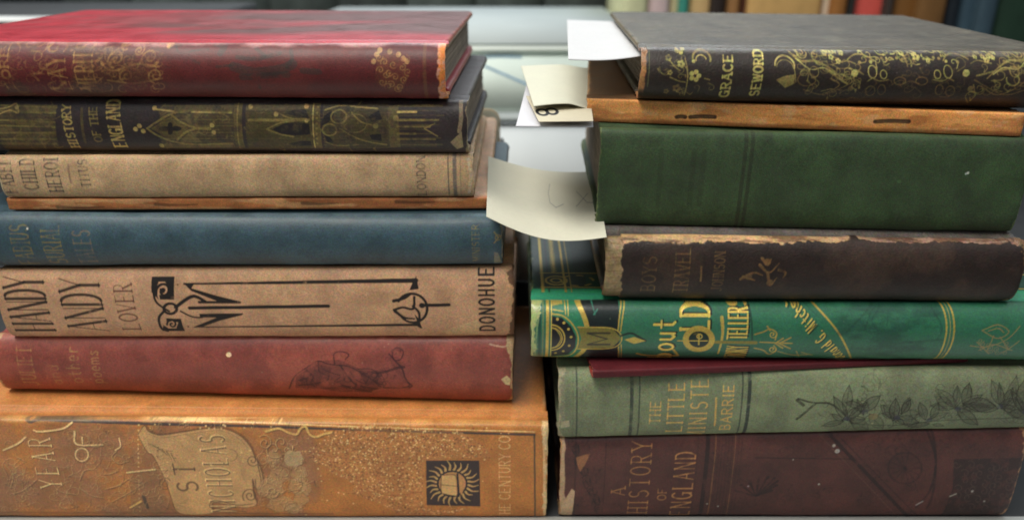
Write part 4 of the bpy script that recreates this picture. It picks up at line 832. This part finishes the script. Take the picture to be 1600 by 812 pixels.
def emcov(bk, X, Y, C, G_):
    # gilt borders of the upper board near its left end
    def add(a, c, gt=0.):
        nonlocal C, G_
        a = np.clip(a, 0, 1); C = C*(1-a[..., None])+np.asarray(c)*a[..., None]; G_ = G_*(1-a)+gt*a
    ln_ = lambda u, w_: np.clip((w_/2-np.abs(u))/.25+.5, 0, 1)
    y0 = bk.b+8
    hg = sm(y0+3.5-Y, -.2, .3); add(hg, lin(52, 150, 104, 1.2))
    add(sm(X-3, 0, .4)*sm(24-X, 0, .4)*sm(Y-y0-5, 0, .5)*sm(y0+21-Y, 0, .5), lin(14, 40, 32))
    add(ln_(X-5, 1.1), g, .8); add(ln_(X-14.5, 1.0), g, .8)
    add(ln_(X-7.6, .7), lin(20, 30, 32)); add(ln_(X-17, .4)*1, g, .6)
    zig = np.abs(((Y/2.2) % 1)-.5)*2; add(np.clip((.8-np.abs(X-9.6-zig*1.6))/.3, 0, 1)*sm(Y-y0-20, 0, 1), g, .8)
    add(ln_(Y-y0-5, .6)*sm(X-4, 0, .3), g, .7); add(ln_(Y-y0-20, .7)*sm(X-4, 0, .3), g, .8)
    rr = np.hypot(X-11, Y-y0-12); add(ln_(rr-4.5, .9), g, .8); add(ln_(rr-2.2, .8), g, .7)
    rr = np.hypot((X-20)*.8, Y-y0-12); add(ln_(rr-5.5, .8)*sm(np.sin(np.arctan2(Y-y0-12, X-20)*6), -.3, .2), g, .7)
    add(sm(X-19, 0, .5)*sm(Y-y0-21, 0, .5), lin(24, 50, 44))
    return C, G_
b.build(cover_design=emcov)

# R4 — dark brown, split along the upper hinge
b = Book('book', 'dark brown leather book split along its upper hinge, on the emerald book', 36.5, 200, 4, 2.2, 102.4, 102.0, 27.8, 26.6, 126, 7, n=2.3,
         base=lin(46, 33, 28, .95), cover=lin(100, 92, 86, .9), mat=M_leather, board=lin(195, 160, 110), pmat=M_pages, group=GR_)
b.stain(18., .42, .62, lin(44, 32, 28, 1.), .7, seed=2); b.stain(24., .5, .66, lin(78, 58, 46, 1.1), .6, seed=9)
b.set_wear(3., .25, .5, floor=.35); g = lin(110, 84, 52, 1.1)
b.text('BOYS', 1003, 1024, 455, 398, g, thick=2.4, thin=1.6, alpha=.6); b.text('TRAVEL', 1054, 1076, 458, 386, g, thick=2.6, thin=1.8, alpha=.8); b.line([(1095, 415), (1094, 437)], 3, g); b.text('JOHNSON', 1114, 1130, 455, 392, g, thick=2, thin=1.4, alpha=.6)
for pts in ([(1156, 434), (1176, 424), (1190, 428)], [(1190, 402), (1198, 412), (1204, 404)], [(1186, 412), (1200, 424), (1216, 410)], [(1198, 424), (1202, 444), (1212, 432)], [(1216, 420), (1226, 424), (1222, 432)], [(1160, 430), (1178, 436)]): b.line(pts, 5, lin(122, 90, 54, 1.1), alpha=.8, wpx2=2)
b.dot(1198, 408, 6, lin(122, 90, 54, 1.1), alpha=.7); b.dot(1202, 440, 6, lin(122, 90, 54, 1.1), alpha=.7); b.dot(1168, 430, 6, lin(110, 84, 52), alpha=.6)
b.cv.wear[:] = 1
zt = b.T-2.4+.8*(fbm(b.cv.X, b.cv.Z*0, 14., 8, 4)-.5)*2; n = fbm(b.cv.X, b.cv.Z, 7., 61, 4, 2.)
rag = zt+.3+(b.cv.X/b.L)*1.2+(n-.5)*3.2+(fbm(b.cv.X, b.cv.Z*0, 2.2, 18, 3)-.5)*1.2
a = sm(b.cv.Z-rag, -.15, .2); c_ = lin(196, 158, 112, 1.)*(1-sm(b.cv.X/b.L, .45, .7))[..., None]+lin(150, 118, 100, 1.1)*sm(b.cv.X/b.L, .45, .7)[..., None]
n2 = sm(fbm(b.cv.X, b.cv.Z, 9., 66, 4, .7), .45, .58)[..., None]; c_ = c_*(1-.75*n2)+lin(90, 60, 44)*.75*n2
b.cv.rgb = b.cv.rgb*(1-a[..., None])+c_*a[..., None]; b.cv.rel -= a*.7
X0 = b.P(972, 420)[0]; n = fbm(b.cv.X, b.cv.Z, 3., 15, 4); a = sm(X0+(n-.5)*3.5-b.cv.X, -.2, .3); b.cv.rgb = b.cv.rgb*(1-a[..., None])+(lin(160, 136, 98, .9)*(.75+.5*n[..., None]))*a[..., None]; b.cv.rel -= a*.8
for k_ in range(9): b.line([(946, 372+k_*10), (968, 371+k_*10)], 1.6, lin(110, 84, 52), alpha=.5)
b.endwear(lin(120, 90, 60), .1, 1.8); pass; b.endc = lin(120, 88, 62)
b.specks(50, lin(120, 96, 80), r=(.08, .2), alpha=.4); b.build()

# R3 — plain dark green
b = Book('book', 'thick plain dark green cloth book in the middle of the right stack', 33.8, 199, 18, 12.6, 130.5, 129.0, 39.1, 38.0, 140, 4.5, n=4.,
         base=lin(55, 72, 47, 1.2), mat=M_cloth, board=lin(95, 105, 60), pmat=M_pages_dark, group=GR_)
b.stain(26., .42, .62, lin(62, 86, 52, 1.2), .6, seed=2); b.stain(12., .48, .66, lin(46, 52, 42, 1.1), .55, seed=9)
for x in (1158, 1168): b.bar(x, 6, lin(44, 46, 34, 1.), alpha=.6, rel=-.1)
for x in (1095, 1080, 1030): b.bar(x, 8, lin(46, 54, 36, 1.05), v0=.25, v1=.8, alpha=.35)
b.dot(1510, 269, 2., lin(190, 200, 190)); b.dot(1507, 270, 1.6, lin(190, 200, 190)); b.dot(1403, 282, 3, lin(70, 100, 60, 1.2), alpha=.6)
b.specks(80, lin(90, 110, 80), r=(.08, .2), alpha=.45); b.endwear(lin(110, 124, 80), .7, 1.2, corner=.5); b.edgewear(lin(95, 112, 82), .35, .8); b.build()

# R2 — bare orange spine
b = Book('book', 'worn orange-brown book with a bare stitched spine, beneath the topmost right book', 29.5, 194, 30.5, 15.2, 169.9, 167.4, 9.1, 8.8, 146, .9, n=5,
         base=lin(206, 138, 74, 1.35), cover=lin(128, 92, 62, 1.1), mat=M_worn, board=lin(215, 165, 110, 1.1), group=GR_, groove=.2, wob=.3)
b.stain(22., .44, .6, lin(216, 160, 98, 1.3), .6, seed=2, sy=4); b.stain(16., .5, .64, lin(150, 86, 46, 1.2), .8, seed=9, sy=3); b.stain(6., .58, .7, lin(226, 190, 140, 1.2), .45, seed=15, sy=2)
X, Z = b.cv.X, b.cv.Z; n = fbm(X, Z, 10., 5, 4, 2.); a = (sm(1.8+n*1.5-Z, 0, 1.4)*.7)[..., None]; b.cv.rgb = b.cv.rgb*(1-a)+lin(112, 66, 38, 1.2)*a
for x0, x1, y in ((1057, 1070, 182), (1078, 1116, 182), (1366, 1418, 189)): b.line([(x0, y), ((x0+x1)/2, y-1), (x1, y)], 6.5, lin(34, 26, 20), alpha=.92, rel=-.6); b.line([(x0+3, y), (x1-3, y)], 2., lin(120, 90, 60), alpha=.6)
b.build(); WORN = b

# R1 — brown-black with filigree
b = Book('book', 'dark brown leather book with gold scrollwork spine, topmost of the right stack', 48.6, 212, 22, 16, 179.2, 176.5, 19.8, 21.0, 162, 8, n=2.0,
         base=lin(52, 42, 36, .9), cover=lin(94, 84, 64, .6), mat=M_leather, covermat=M_leather, board=lin(118, 108, 86), dense_top=True, pmat=M_pages_dark, group=GR_)
b.stain(16., .42, .62, lin(46, 38, 33, 1.), .6, seed=2)
b.set_wear(3., .2, .45, floor=.35, seed=5); g = lin(168, 150, 88, 1.1); gb = lin(206, 192, 112, 1.15); gd = lin(140, 115, 70, 1.)
GA = dict(gilt=.6, alpha=.72); b.ws = .58; b.ds = .68
def fl(x, y, r, c=gb):
    for k_ in range(5): b.dot(x+r*.55*math.cos(k_*1.257), y+r*.55*math.sin(k_*1.257), r*.48, c, **GA)
fl(1064, 78, 10); fl(1045, 91, 6, g); fl(1046, 113, 5, g); fl(1085, 118, 11); fl(1041, 143, 5, gd); fl(1057, 138, 8, gd); fl(1064, 100, 7)
for pts in ([(1047, 95), (1054, 104), (1062, 110)], [(1071, 92), (1074, 115), (1070, 150)], [(1062, 98), (1072, 106), (1074, 122)], [(1100, 122), (1108, 124)], [(1046, 120), (1060, 126), (1070, 128)]): b.line(pts, 2.6, g, **GA)
b.loop(1097, 92, 14, 12, g, 5, 180, 380, **GA); b.loop(1096, 94, 8, 7, gb, 3, 170, 350, **GA); b.dot(1084, 96, 4, gb, **GA)
b.text('GRACE', 1128, 1142, 154, 84, gb, thick=2.8, thin=2., alpha=.8, gilt=.8); b.text('SEWORD', 1176, 1190, 152, 78, gb, thick=2.8, thin=2, alpha=.8, gilt=.8)
b.loop(1226, 102, 15, 14, gb, 4, 180, 380, **GA); b.loop(1226, 106, 13, 12, g, 2.4, 190, 360, **GA); b.poly([(1211, 124), (1226, 118), (1240, 116), (1240, 130), (1226, 137)], g, gilt=.7, alpha=.7); b.line([(1240, 100), (1242, 128)], 2, g, **GA)
b.curls(1240, 1345, 80, 150, 34, g, 2.4, .6, 11, r=(5, 11), gilt=.6); b.curls(1345, 1500, 80, 100, 26, gb, 2.2, .7, 12, r=(3, 7), gilt=.6); b.curls(1345, 1500, 104, 152, 22, gd, 2., .4, 13, r=(4, 9), gilt=.5); b.curls(1500, 1660, 80, 150, 46, g, 2.4, .6, 14, r=(5, 11), gilt=.6); b.curls(1036, 1110, 76, 150, 14, g, 2., .5, 15, r=(4, 8), gilt=.5)
def motif(x, m=1, s_=1.):
    q = lambda dx, dy: (x+m*dx*s_, dy)
    b.spiral(*q(10, 84), 9, 1.4, 0 if m > 0 else PI, g, 2.6, cw=m, **GA); b.spiral(*q(30, 86), 5, 1.2, 0, g, 2.2, **GA)
    b.line([q(-2, 88), q(8, 96), q(30, 96), q(50, 106), q(70, 122)], 7, g, wpx2=3, gilt=.7, alpha=.6); b.line([q(0, 92), q(20, 108), q(42, 106), q(60, 116)], 2.4, gb, **GA)
    b.loop(*q(26, 112), 7, 8, g, 2, **GA); b.loop(*q(14, 124), 14, 10, gd, 2, **GA); b.line([q(10, 140), q(40, 148), q(70, 136), q(90, 124)], 2.6, gd, gilt=.6, alpha=.6)
    for dx, dy in ((52, 80), (56, 90), (60, 82), (66, 96), (48, 84), (74, 84)): fl(*q(dx, dy), 5, gb)
    b.line([q(60, 100), q(80, 96), q(92, 100)], 2.4, g, **GA)
motif(1245); 
def eights(x, m):
    q = lambda dx, dy: (x+m*dx, dy)
    b.loop(*q(0, 112), 6.5, 9.5, gb, 2.2, **GA); b.loop(*q(17, 116), 5, 6.5, gb, 2, **GA); b.loop(*q(-3, 142), 7, 8, gd, 2, **GA); b.loop(*q(14, 140), 6, 8, gd, 1.8, **GA)
    b.line([q(0, 121), q(-8, 126)], 2, g, **GA); b.line([q(0, 121), q(10, 126), q(24, 124)], 2, g, **GA)
    b.dot(*q(-28, 114), 7.5, gb, **GA); b.dot(*q(-34, 138), 6, gd, alpha=.6); b.line([q(-36, 94), q(-26, 88), q(-14, 86), q(-2, 90), q(4, 96)], 3.4, g, **GA); b.dot(*q(-18, 98), 3.6, g, **GA); b.dot(*q(0, 97), 3, gb, **GA)
    for dx in range(10, 52, 8): b.dot(*q(dx, 92+(dx % 3)), 3., [g, gb][dx % 2], **GA)
    b.loop(*q(42, 126), 9, 6, gd, 2, **GA); b.line([q(46, 130), q(58, 126)], 2, gd, alpha=.6)
    b.line([q(46, 84), q(54, 78), q(56, 104)], 6, g, gilt=.8, alpha=.8, wpx2=3); b.dot(*q(56, 78), 4, gb, **GA)
eights(1362, 1); eights(1480, -1)
for x in (1300, 1310, 1320): fl(x, 82, 4, gb)
b.line([(1290, 108), (1312, 124), (1322, 130)], 4, g, **GA); b.line([(1296, 122), (1310, 132), (1290, 146)], 3, gd, alpha=.7)
motif(1610, -1); motif(1612, 1); b.line([(1524, 118), (1560, 110), (1600, 104)], 4, g, alpha=.6, gilt=.7); b.loop(1580, 124, 10, 9, g, 3, -60, 200, **GA); b.line([(1530, 134), (1555, 148), (1580, 140), (1600, 126)], 2.6, gd, alpha=.7)
for x in (1528, 1540, 1549, 1556): fl(x, 90+(x % 3), 4, gb)
fl(1415, 84, 6); fl(1435, 90, 7); fl(1452, 95, 4)
b.cv.wear[:] = 1; X0 = b.P(1009, 120)[0]; n = fbm(b.cv.X, b.cv.Z, 2.5, 5, 4); a = (sm(X0-b.cv.X+(n-.5)*1.4, -.2, .3)*sm(b.cv.Z, 3, 6))[..., None]; b.cv.rgb = b.cv.rgb*(1-a)+lin(178, 124, 76)*(.7+.5*n[..., None])*a; b.cv.rel -= a[..., 0]*.3
b.bar(1013, 1.6, lin(120, 120, 80), v0=.3, alpha=.6)
b.edgewear(lin(128, 122, 112), .6, 2.0); b.endc = lin(150, 104, 66); b.specks(60, lin(150, 140, 120), r=(.08, .2), alpha=.4)
def leathercov(bk, X, Y, C, G_):
    for s_, lo, hi_, c, al, sd, sy in ((60., .40, .6, (66, 60, 46), .5, 1, 60.), (12., .55, .70, (126, 122, 102), .25, 2, 16.), (3., .60, .70, (140, 132, 110), .3, 6, 4.), (7., .60, .68, (62, 56, 46), .3, 9, 9.)):
        a = (sm(fbm(X, Y, s_, 300+sd, 5, sy), lo, hi_)*al)[..., None]; C = C*(1-a)+lin(*c, .65)*a
    return C, G_
b.build(cover_design=leathercov)

# ------------------------------------------------------------------ paper slips
TZ = -.0013
M_white = plain('white_slip_paper', (.86, .86, .86), .75, .2, .03, 90)
M_cream = plain('cream_slip_paper', (.80, .79, .66), .8, .2, .05, 70)
def slip(name, label, mat, corners, bend=None, marks=None, th=.00022, nu=60, nv=40, colr=None):
    """thin paper; corners = near-outer, near-inner, far-inner, far-outer in metres"""
    A, B, Cc, D_ = [np.array(c) for c in corners]
    U, V = np.meshgrid(np.linspace(0, 1, nu), np.linspace(0, 1, nv), indexing='ij')
    P = (A*(1-U)[..., None]+B*U[..., None])*(1-V)[..., None]+(D_*(1-U)[..., None]+Cc*U[..., None])*V[..., None]
    if bend: P = P+bend(U, V)
    lo = P.copy(); lo[..., 2] -= th
    c = np.tile(np.asarray(colr), (nu, nv, 1)).astype(float)
    if marks: c = marks(U, V, c)
    V2 = np.concatenate([P.reshape(-1, 3), lo.reshape(-1, 3)]); f1 = grid_faces(nu, nv); f2 = grid_faces(nu, nv, nu*nv, True)
    e = []
    idx = np.arange(nu*nv).reshape(nu, nv)
    for r in (idx[:, 0], idx[::-1, -1], idx[-1, :], idx[0, ::-1]):
        e.append(np.stack([r[:-1], r[:-1]+nu*nv, r[1:]+nu*nv, r[1:]], -1))
    o = mk(name, V2, np.concatenate([f1, f2]+e), mat, None, np.concatenate([c.reshape(-1, 3)]*2), smooth=True)
    return tag(o, label, 'paper slip')
M_slip = cloth('slip_paper', rough=.75, spec=.2, weave=.0012, bump=.05, mottle=.03, grain=.02, fleck=.03)
z1 = .1955
slip('paper_slip', 'plain white paper slip sticking out under the cover of the topmost right book', M_slip,
     [atz(888, 93, z1), atz(1010, 86, z1-.0006), atz(965, 34, z1-.0006), atz(886, 31, z1)], colr=(.64, .64, .65), bend=lambda U, V: np.stack([U*0, U*0, -.0010*np.sin(PI*U)*(1-V)], -1))
z2 = .1776
slip('paper_slip', 'cream paper slip with a raised curled edge, left of the worn orange-brown spine', M_slip,
     [atz(834, 166, z2), atz(927, 163, z2-.001), atz(922, 101, z2-.001), atz(814, 103, z2+.001)], colr=(.64, .63, .51), bend=lambda U, V: np.stack([U*0, U*0, .0007*np.sin(PI*np.clip(U*1.1, 0, 1))*(1-V*.5)-.0016*sm(U, .55, .95)], -1))
def mk8(U, V, c):
    a = 0*U
    for cx, cy, rx, ry in ((.14, .33, .09, .11), (.31, .36, .09, .11)): a = np.maximum(a, np.clip((.034-np.abs(np.hypot((U-cx)/rx, (V-cy)/ry)-1)*.09)/.012, 0, 1))
    a = np.maximum(a, np.clip((.015-np.abs(V-.56))/.012, 0, 1)*(U > .06)*(U < .3)*.8)
    return c*(1-a[..., None])+np.array((.03, .03, .035))*a[..., None]
z3 = .1752
slip('paper_slip', 'buff paper slip with a handwritten black 8, between the cream and white slips', M_slip,
     [atz(842, 190, z3), atz(927, 189, z3), atz(922, 150, z3), atz(822, 150, z3)], colr=(.62, .56, .42), marks=mk8, nu=160, nv=80)
z4 = .1728
slip('paper_slip', 'white paper slip lowest of those beside the worn orange-brown spine', M_slip,
     [atz(806, 197, z4), atz(927, 198, z4), atz(922, 120, z4), atz(826, 120, z4)], colr=(.66, .66, .70))
def mkC(U, V, c):
    a = 0*U
    def seg(p, q, w_):
        d = np.array(q)-np.array(p); d = d*np.array([1.9, 1]); x = (U-p[0])*1.9; y = V-p[1]
        t = np.clip((x*d[0]+y*d[1])/(d@d), 0, 1); return np.clip((w_-np.hypot(x-t*d[0], y-t*d[1]))/.008, 0, 1)
    for p, q in (((.56, .74), (.54, .58)), ((.54, .58), (.55, .44)), ((.55, .44), (.60, .38)), ((.60, .38), (.67, .43)), ((.80, .62), (.88, .44)), ((.88, .44), (.98, .42)), ((.90, .58), (.80, .42)), ((.80, .42), (.78, .40))): a = np.maximum(a, seg(p, q, .008))
    return c*(1-.85*a[..., None])+np.array((.16, .17, .17))*.85*a[..., None]
z5 = .1308
slip('paper_slip', 'wide cream paper slip with faint pencil marks, bridging the gap between the stacks', M_slip,
     [atz(760, 338, z5+.0075), atz(948, 370, z5+.0006), atz(928, 268, z5+.0006), atz(763, 244, z5+.0125)], colr=(.70, .68, .55), marks=mkC, nu=220, nv=110,
     bend=lambda U, V: np.stack([U*0, U*0, (-.0050*np.sin(PI*U)**1)*(1-.4*V)+.0014*np.sin(PI*np.clip(V, 0, 1))**1.2*sm(U, .0, .6)], -1))

# ------------------------------------------------------------------ table and what stands behind
def boxm(name, x0, x1, y0, y1, z0, z1, mat, parent=None, bev=.002, seg=3, smooth=True):
    import bmesh
    bm = bmesh.new(); bmesh.ops.create_cube(bm, size=1)
    for v in bm.verts: v.co = Vector(((x0+x1)/2+v.co.x*(x1-x0), (y0+y1)/2+v.co.y*(y1-y0), (z0+z1)/2+v.co.z*(z1-z0)))
    if bev: bmesh.ops.bevel(bm, geom=list(bm.edges), offset=bev, segments=seg, affect='EDGES')
    me = bpy.data.meshes.new(name); bm.to_mesh(me); bm.free(); me.materials.append(mat)
    for p in me.polygons: p.use_smooth = smooth
    o = bpy.data.objects.new(name, me); COL.objects.link(o)
    if parent: o.parent = parent
    return o
def root(name, label, cat, loc, group=None, rz=0):
    o = bpy.data.objects.new(name, None); COL.objects.link(o); o.location = loc; o.rotation_euler = (0, 0, rz); o.empty_display_size = .02
    return tag(o, label, cat, group)
M_table = plain('dark_table_top', (.035, .037, .04), .5, .4, .2, 40)
M_wall = plain('dim_wall', (.05, .06, .06), .9, .1, .3, 3)
t = boxm('table_top', -1.6, 1.6, -.6, 1.5, -.03, TZ-.0005, M_table, bev=.003); tag(t, None, None, kind='structure')
wl = boxm('back_wall', -2.5, 2.5, 2.3, 2.35, -1, 2.2, M_wall, bev=0); tag(wl, None, None, kind='structure')
M_board = plain('white_card', (.72, .73, .70), .7, .2, .05, 50)
cd = boxm('card_sheet', -.33, .33, -.16, .002, TZ-.0004, TZ-.0001, M_board, bev=0); tag(cd, 'white card sheet lying on the table along the front of both stacks', 'card')
# plastic boxes behind the gap
M_lid = plain('blue_grey_plastic', (.48, .53, .53), .75, .15, .06, 12)
M_frost = plain('frosted_plastic', (.74, .84, .77), .5, .4, .08, 18)
M_wp = plain('white_plastic', (.70, .74, .75), .45, .4, .05, 20)
M_rim = plain('pale_rim_plastic', (.76, .82, .76), .5, .3, .05, 20)
M_blue = plain('blue_marker', (.18, .30, .40), .7, .2, .2, 200)
r0 = root('storage_box', 'white plastic storage box on the table behind the gap, under the pale frosted one', 'storage box', (-.05, .26, TZ))
def slope(o, back):  # leans a box front back, shaped to catch more light from above
    ys = [v.co.y for v in o.data.vertices]; zs = [v.co.z for v in o.data.vertices]; y0, y1, za, zb = min(ys), max(ys), min(zs), max(zs)
    for v in o.data.vertices: v.co.y += back*(v.co.z-za)/(zb-za)*(y1-v.co.y)/(y1-y0)
slope(boxm('body', -.16, .16, 0, .42, 0, .106, M_wp, r0, .004), .07); boxm('lid', -.165, .165, .064, .424, .1065, .1115, M_lid, r0, .002)
r1 = root('storage_box', 'pale frosted plastic box with a blue-grey lid, on top of the white storage box', 'storage box', (-.05, .333, .1121-.0013))
slope(boxm('body', -.165, .165, 0, .40, 0, .039, M_frost, r1, .003), .05)
boxm('rim', -.168, .168, .046, .404, .0393, .0440, M_rim, r1, .0015); boxm('lid', -.162, .162, .053, .397, .0443, .0475, M_lid, r1, .001)
def strokes3(name, pts, w_, y, mat, parent, sl=0.):
    V = []; Fq = []
    for (xa, za), (xb, zb) in zip(pts[:-1], pts[1:]):
        d = math.hypot(xb-xa, zb-za); nx, nz = -(zb-za)/d*w_/2, (xb-xa)/d*w_/2; k0 = len(V)
        V += [(a_, y+sl*c_, c_) for a_, c_ in ((xa+nx, za+nz), (xb+nx, zb+nz), (xb-nx, zb-nz), (xa-nx, za-nz))]; V += [(p[0], p[1]+.0004, p[2]) for p in V[k0:k0+4]]
        Fq += [(k0, k0+3, k0+2, k0+1), (k0+4, k0+5, k0+6, k0+7), (k0, k0+1, k0+5, k0+4), (k0+2, k0+3, k0+7, k0+6), (k0+1, k0+2, k0+6, k0+5), (k0+3, k0, k0+4, k0+7)]
    return mk(name, V, Fq, mat, parent, smooth=False)
strokes3('scribble', [(.028, .030), (.045, .024), (.062, .018)], .0016, -.0006, M_blue, r1, .05/.039)
strokes3('scribble', [(.026, .036), (.040, .0365), (.058, .036)], .0012, -.0006, M_blue, r1, .05/.039)
strokes3('scribble', [(.010, .022), (.016, .0215)], .0022, -.0006, M_blue, r1, .05/.039)
# pale card leaning behind the left stack
cx0 = at(755, 250, .19); cx1 = at(781, 172, .19)
M_card = plain('pale_green_card', (.62, .68, .60), .6, .3, .05, 60); M_cedge = plain('card_edge', (.62, .50, .34), .7, .2, .1, 200)
r2 = root('rounded_card', 'pale card with a rounded corner and brownish edge standing behind the left stack', 'card', (cx0.x-.03, .192, .001))
def rcard(name, w_, h, y0, y1, r, mat, parent, ins=0.):
    import bmesh
    bm = bmesh.new(); pts = [(ins, 0), (w_-ins, 0)]+[(w_-r+(r-ins)*math.cos(a), h-r+(r-ins)*math.sin(a)) for a in np.linspace(0, PI/2, 10)]+[(ins, h-ins)]
    f = bm.faces.new([bm.verts.new((x, y0, z)) for x, z in pts]); e = bmesh.ops.extrude_face_region(bm, geom=[f])
    for v in e['geom']:
        if isinstance(v, bmesh.types.BMVert): v.co.y = y1
    bmesh.ops.recalc_face_normals(bm, faces=bm.faces)
    me = bpy.data.meshes.new(name); bm.to_mesh(me); bm.free(); me.materials.append(mat); o = bpy.data.objects.new(name, me); COL.objects.link(o); o.parent = parent
cw_ = cx1.x-(cx0.x-.03); ch_ = cx1.z-.001
rcard('backing', cw_, ch_, .0008, .002, .007, M_cedge, r2); rcard('face', cw_, ch_, 0, .0007, .007, M_card, r2, .0009)
# added dark panel, standing in for the deep shadow in the gap
M_dark = plain('charcoal_board', (.045, .048, .052), .6, .4, .15, 80)
p0 = at(799, 437, .128); p1 = at(905, 437, .128)
r3 = root('gap_shade_panel', 'added dark panel standing in for the shadow in the gap between the stacks', 'dark panel', (p0.x, .128, TZ))
boxm('body', 0, p1.x-p0.x, 0, .012, 0, p0.z-.002, M_dark, r3, .0015)
boxm('label_strip', .004, .028, -.0006, .0006, p0.z-.030, p0.z-.012, plain('dim_strip', (.055, .057, .06), .7, .2), r3, 0)  # dim strip, part of the added dark panel
h0 = at(802, 437, .133); h1 = at(829, 437, .133); h2 = at(829, 345, .133)
hs = boxm('paper_slip', h0.x, h1.x, .133, .1333, p0.z-.0030, h2.z, plain('grey_white_slip', (.80, .82, .82), .8, .2, .04, 60), None, 0); tag(hs, 'narrow grey-white slip standing on the added dark panel, below the wide cream slip', 'paper slip')
px_ = at(784, 232, .21)
r4 = boxm('dark_peg', px_.x-.0014, px_.x+.0014, .21, .214, .001, px_.z+.006, plain('grey_metal', (.10, .11, .12), .4, .5), None, .0006); r4.name = 'metal_rod'; tag(r4, 'thin dark metal rod standing between the rounded card and the storage boxes', 'rod')

# background books standing behind the right stack
cols = [(972, 1012, (205, 205, 165), 'pale cream-green', 0), (1012, 1046, (215, 190, 190), 'white and pink patterned', 0), (1046, 1062, (205, 190, 150), 'narrow cream', 0), (1062, 1076, (60, 140, 125), 'narrow teal', 0),
        (1076, 1112, (220, 185, 130), 'light orange-cream', 0), (1112, 1134, (45, 35, 32), 'black', 0), (1134, 1156, (165, 120, 75), 'tan', 0), (1156, 1170, (85, 50, 35), 'thin dark brown', 0),
        (1170, 1284, (205, 165, 105), 'very wide sand-coloured', 0), (1284, 1300, (215, 195, 170), 'thin off-white', 0), (1300, 1324, (150, 100, 50), 'ochre brown', 0), (1324, 1336, (50, 50, 48), 'thin charcoal', 0),
        (1336, 1384, (225, 95, 85), 'salmon pink', 0), (1384, 1396, (60, 52, 48), 'thin blackish', 0), (1396, 1436, (130, 88, 42), 'brown', 0), (1436, 1480, (118, 84, 46), 'dull olive-brown', 0),
        (1480, 1500, (28, 36, 44), 'blue-black', 0), (1500, 1530, (62, 84, 98), 'slate blue', 0), (1530, 1560, (56, 76, 88), 'darker slate blue', 0), (1560, 1622, (34, 58, 44), 'dark green', 0)]
import bmesh
for i, (xa, xb, c, nm_, _) in enumerate(cols):
    Y = .62+.004*((i*7) % 5); pa, pb = at(xa, 20, Y), at(xb, 20, Y); w_ = pb.x-pa.x-.0006; hh = .25+.012*((i*5) % 4); r = root('standing_book', nm_+' book standing upright behind the right stack', 'book', (pa.x, Y, TZ), 'books standing in a row behind the right stack')
    m = plain('standing_cloth', lin(*c, 1.1), .6, .35, .15, 60); rr = min(.005, w_*.3)
    # rounded spine plus two boards and pages
    bm = bmesh.new(); pts = [(w_*.5-w_*.5*math.cos(a), rr-rr*math.sin(a)) for a in np.linspace(0, PI, 9)]+[(w_, .008), (0, .008)]
    f = bm.faces.new([bm.verts.new((x, y, 0)) for x, y in pts]); e = bmesh.ops.extrude_face_region(bm, geom=[f])
    for v in e['geom']:
        if isinstance(v, bmesh.types.BMVert): v.co.z = hh
    bmesh.ops.recalc_face_normals(bm, faces=bm.faces); me = bpy.data.meshes.new('spine'); bm.to_mesh(me); bm.free(); me.materials.append(m); o = bpy.data.objects.new('spine', me); COL.objects.link(o); o.parent = r
    bt_ = min(.0022, w_*.2); boxm('cover', 0, bt_, .0083, .15, 0, hh, m, r, .0004, 1); boxm('cover', w_-bt_, w_, .0083, .15, 0, hh, m, r, .0004, 1); boxm('page_block', bt_+.0002, w_-bt_-.0002, .0085, .146, .003, hh-.003, M_pages, r, 0)
    if i == 1:
        mp_ = plain('pink_print', lin(205, 80, 110), .6, .3)
        for zz in (.196, .203, .210): strokes3('ornament', [(w_*.2, zz), (w_*.5, zz+.005), (w_*.8, zz+.001)], .002, -.0004, mp_, r)
# dark binder row and white folder far behind the left stack
m = plain('grey_green_cloth', (.045, .06, .055), .8, .2, .35, 14)
for i in range(9):
    x0 = -.62+.095*i; r = root('box_file', ['dusky green', 'grey-green', 'blackish green'][i % 3]+' box file far behind the left stack, number %d from the left' % (i+1), 'box file', (x0, .86, TZ), 'dim box files behind the left stack')
    r['label'] = ['first', 'second', 'third', 'fourth', 'fifth', 'sixth', 'seventh', 'eighth', 'ninth'][i]+' from the left of the dim grey-green box files behind the left stack'
    mm = plain('file_cloth', np.array((.05, .062, .058))*(1.1+.3*((i*3) % 4)), .7, .3, .3, 30); boxm('body', 0, .092, 0, .25, 0, .31, mm, r, .003); boxm('label_strip', .03, .062, -.001, .001, .235, .27, plain('file_label', (.12, .13, .12), .8, .2), r, 0)
pw = at(0, 27, .33)
fo = boxm('folder', -.55, pw.x+.018, .33, .37, .1785, .180, plain('white_folder', (.8, .8, .78), .6, .3), None, .0004); tag(fo, 'white folder lying flat on a low dark stand behind the left stack', 'folder')
st = root('low_stand', 'low dark stand behind the left stack, carrying a white folder', 'stand', (-.56, .32, TZ)); boxm('top', 0, .30, 0, .24, .17, .1775, M_dark, st, .001)
for sx in (.004, .286):
    for sy in (.004, .226): boxm('leg', sx, sx+.01, sy, sy+.01, 0, .1698, M_dark, st, TZ)
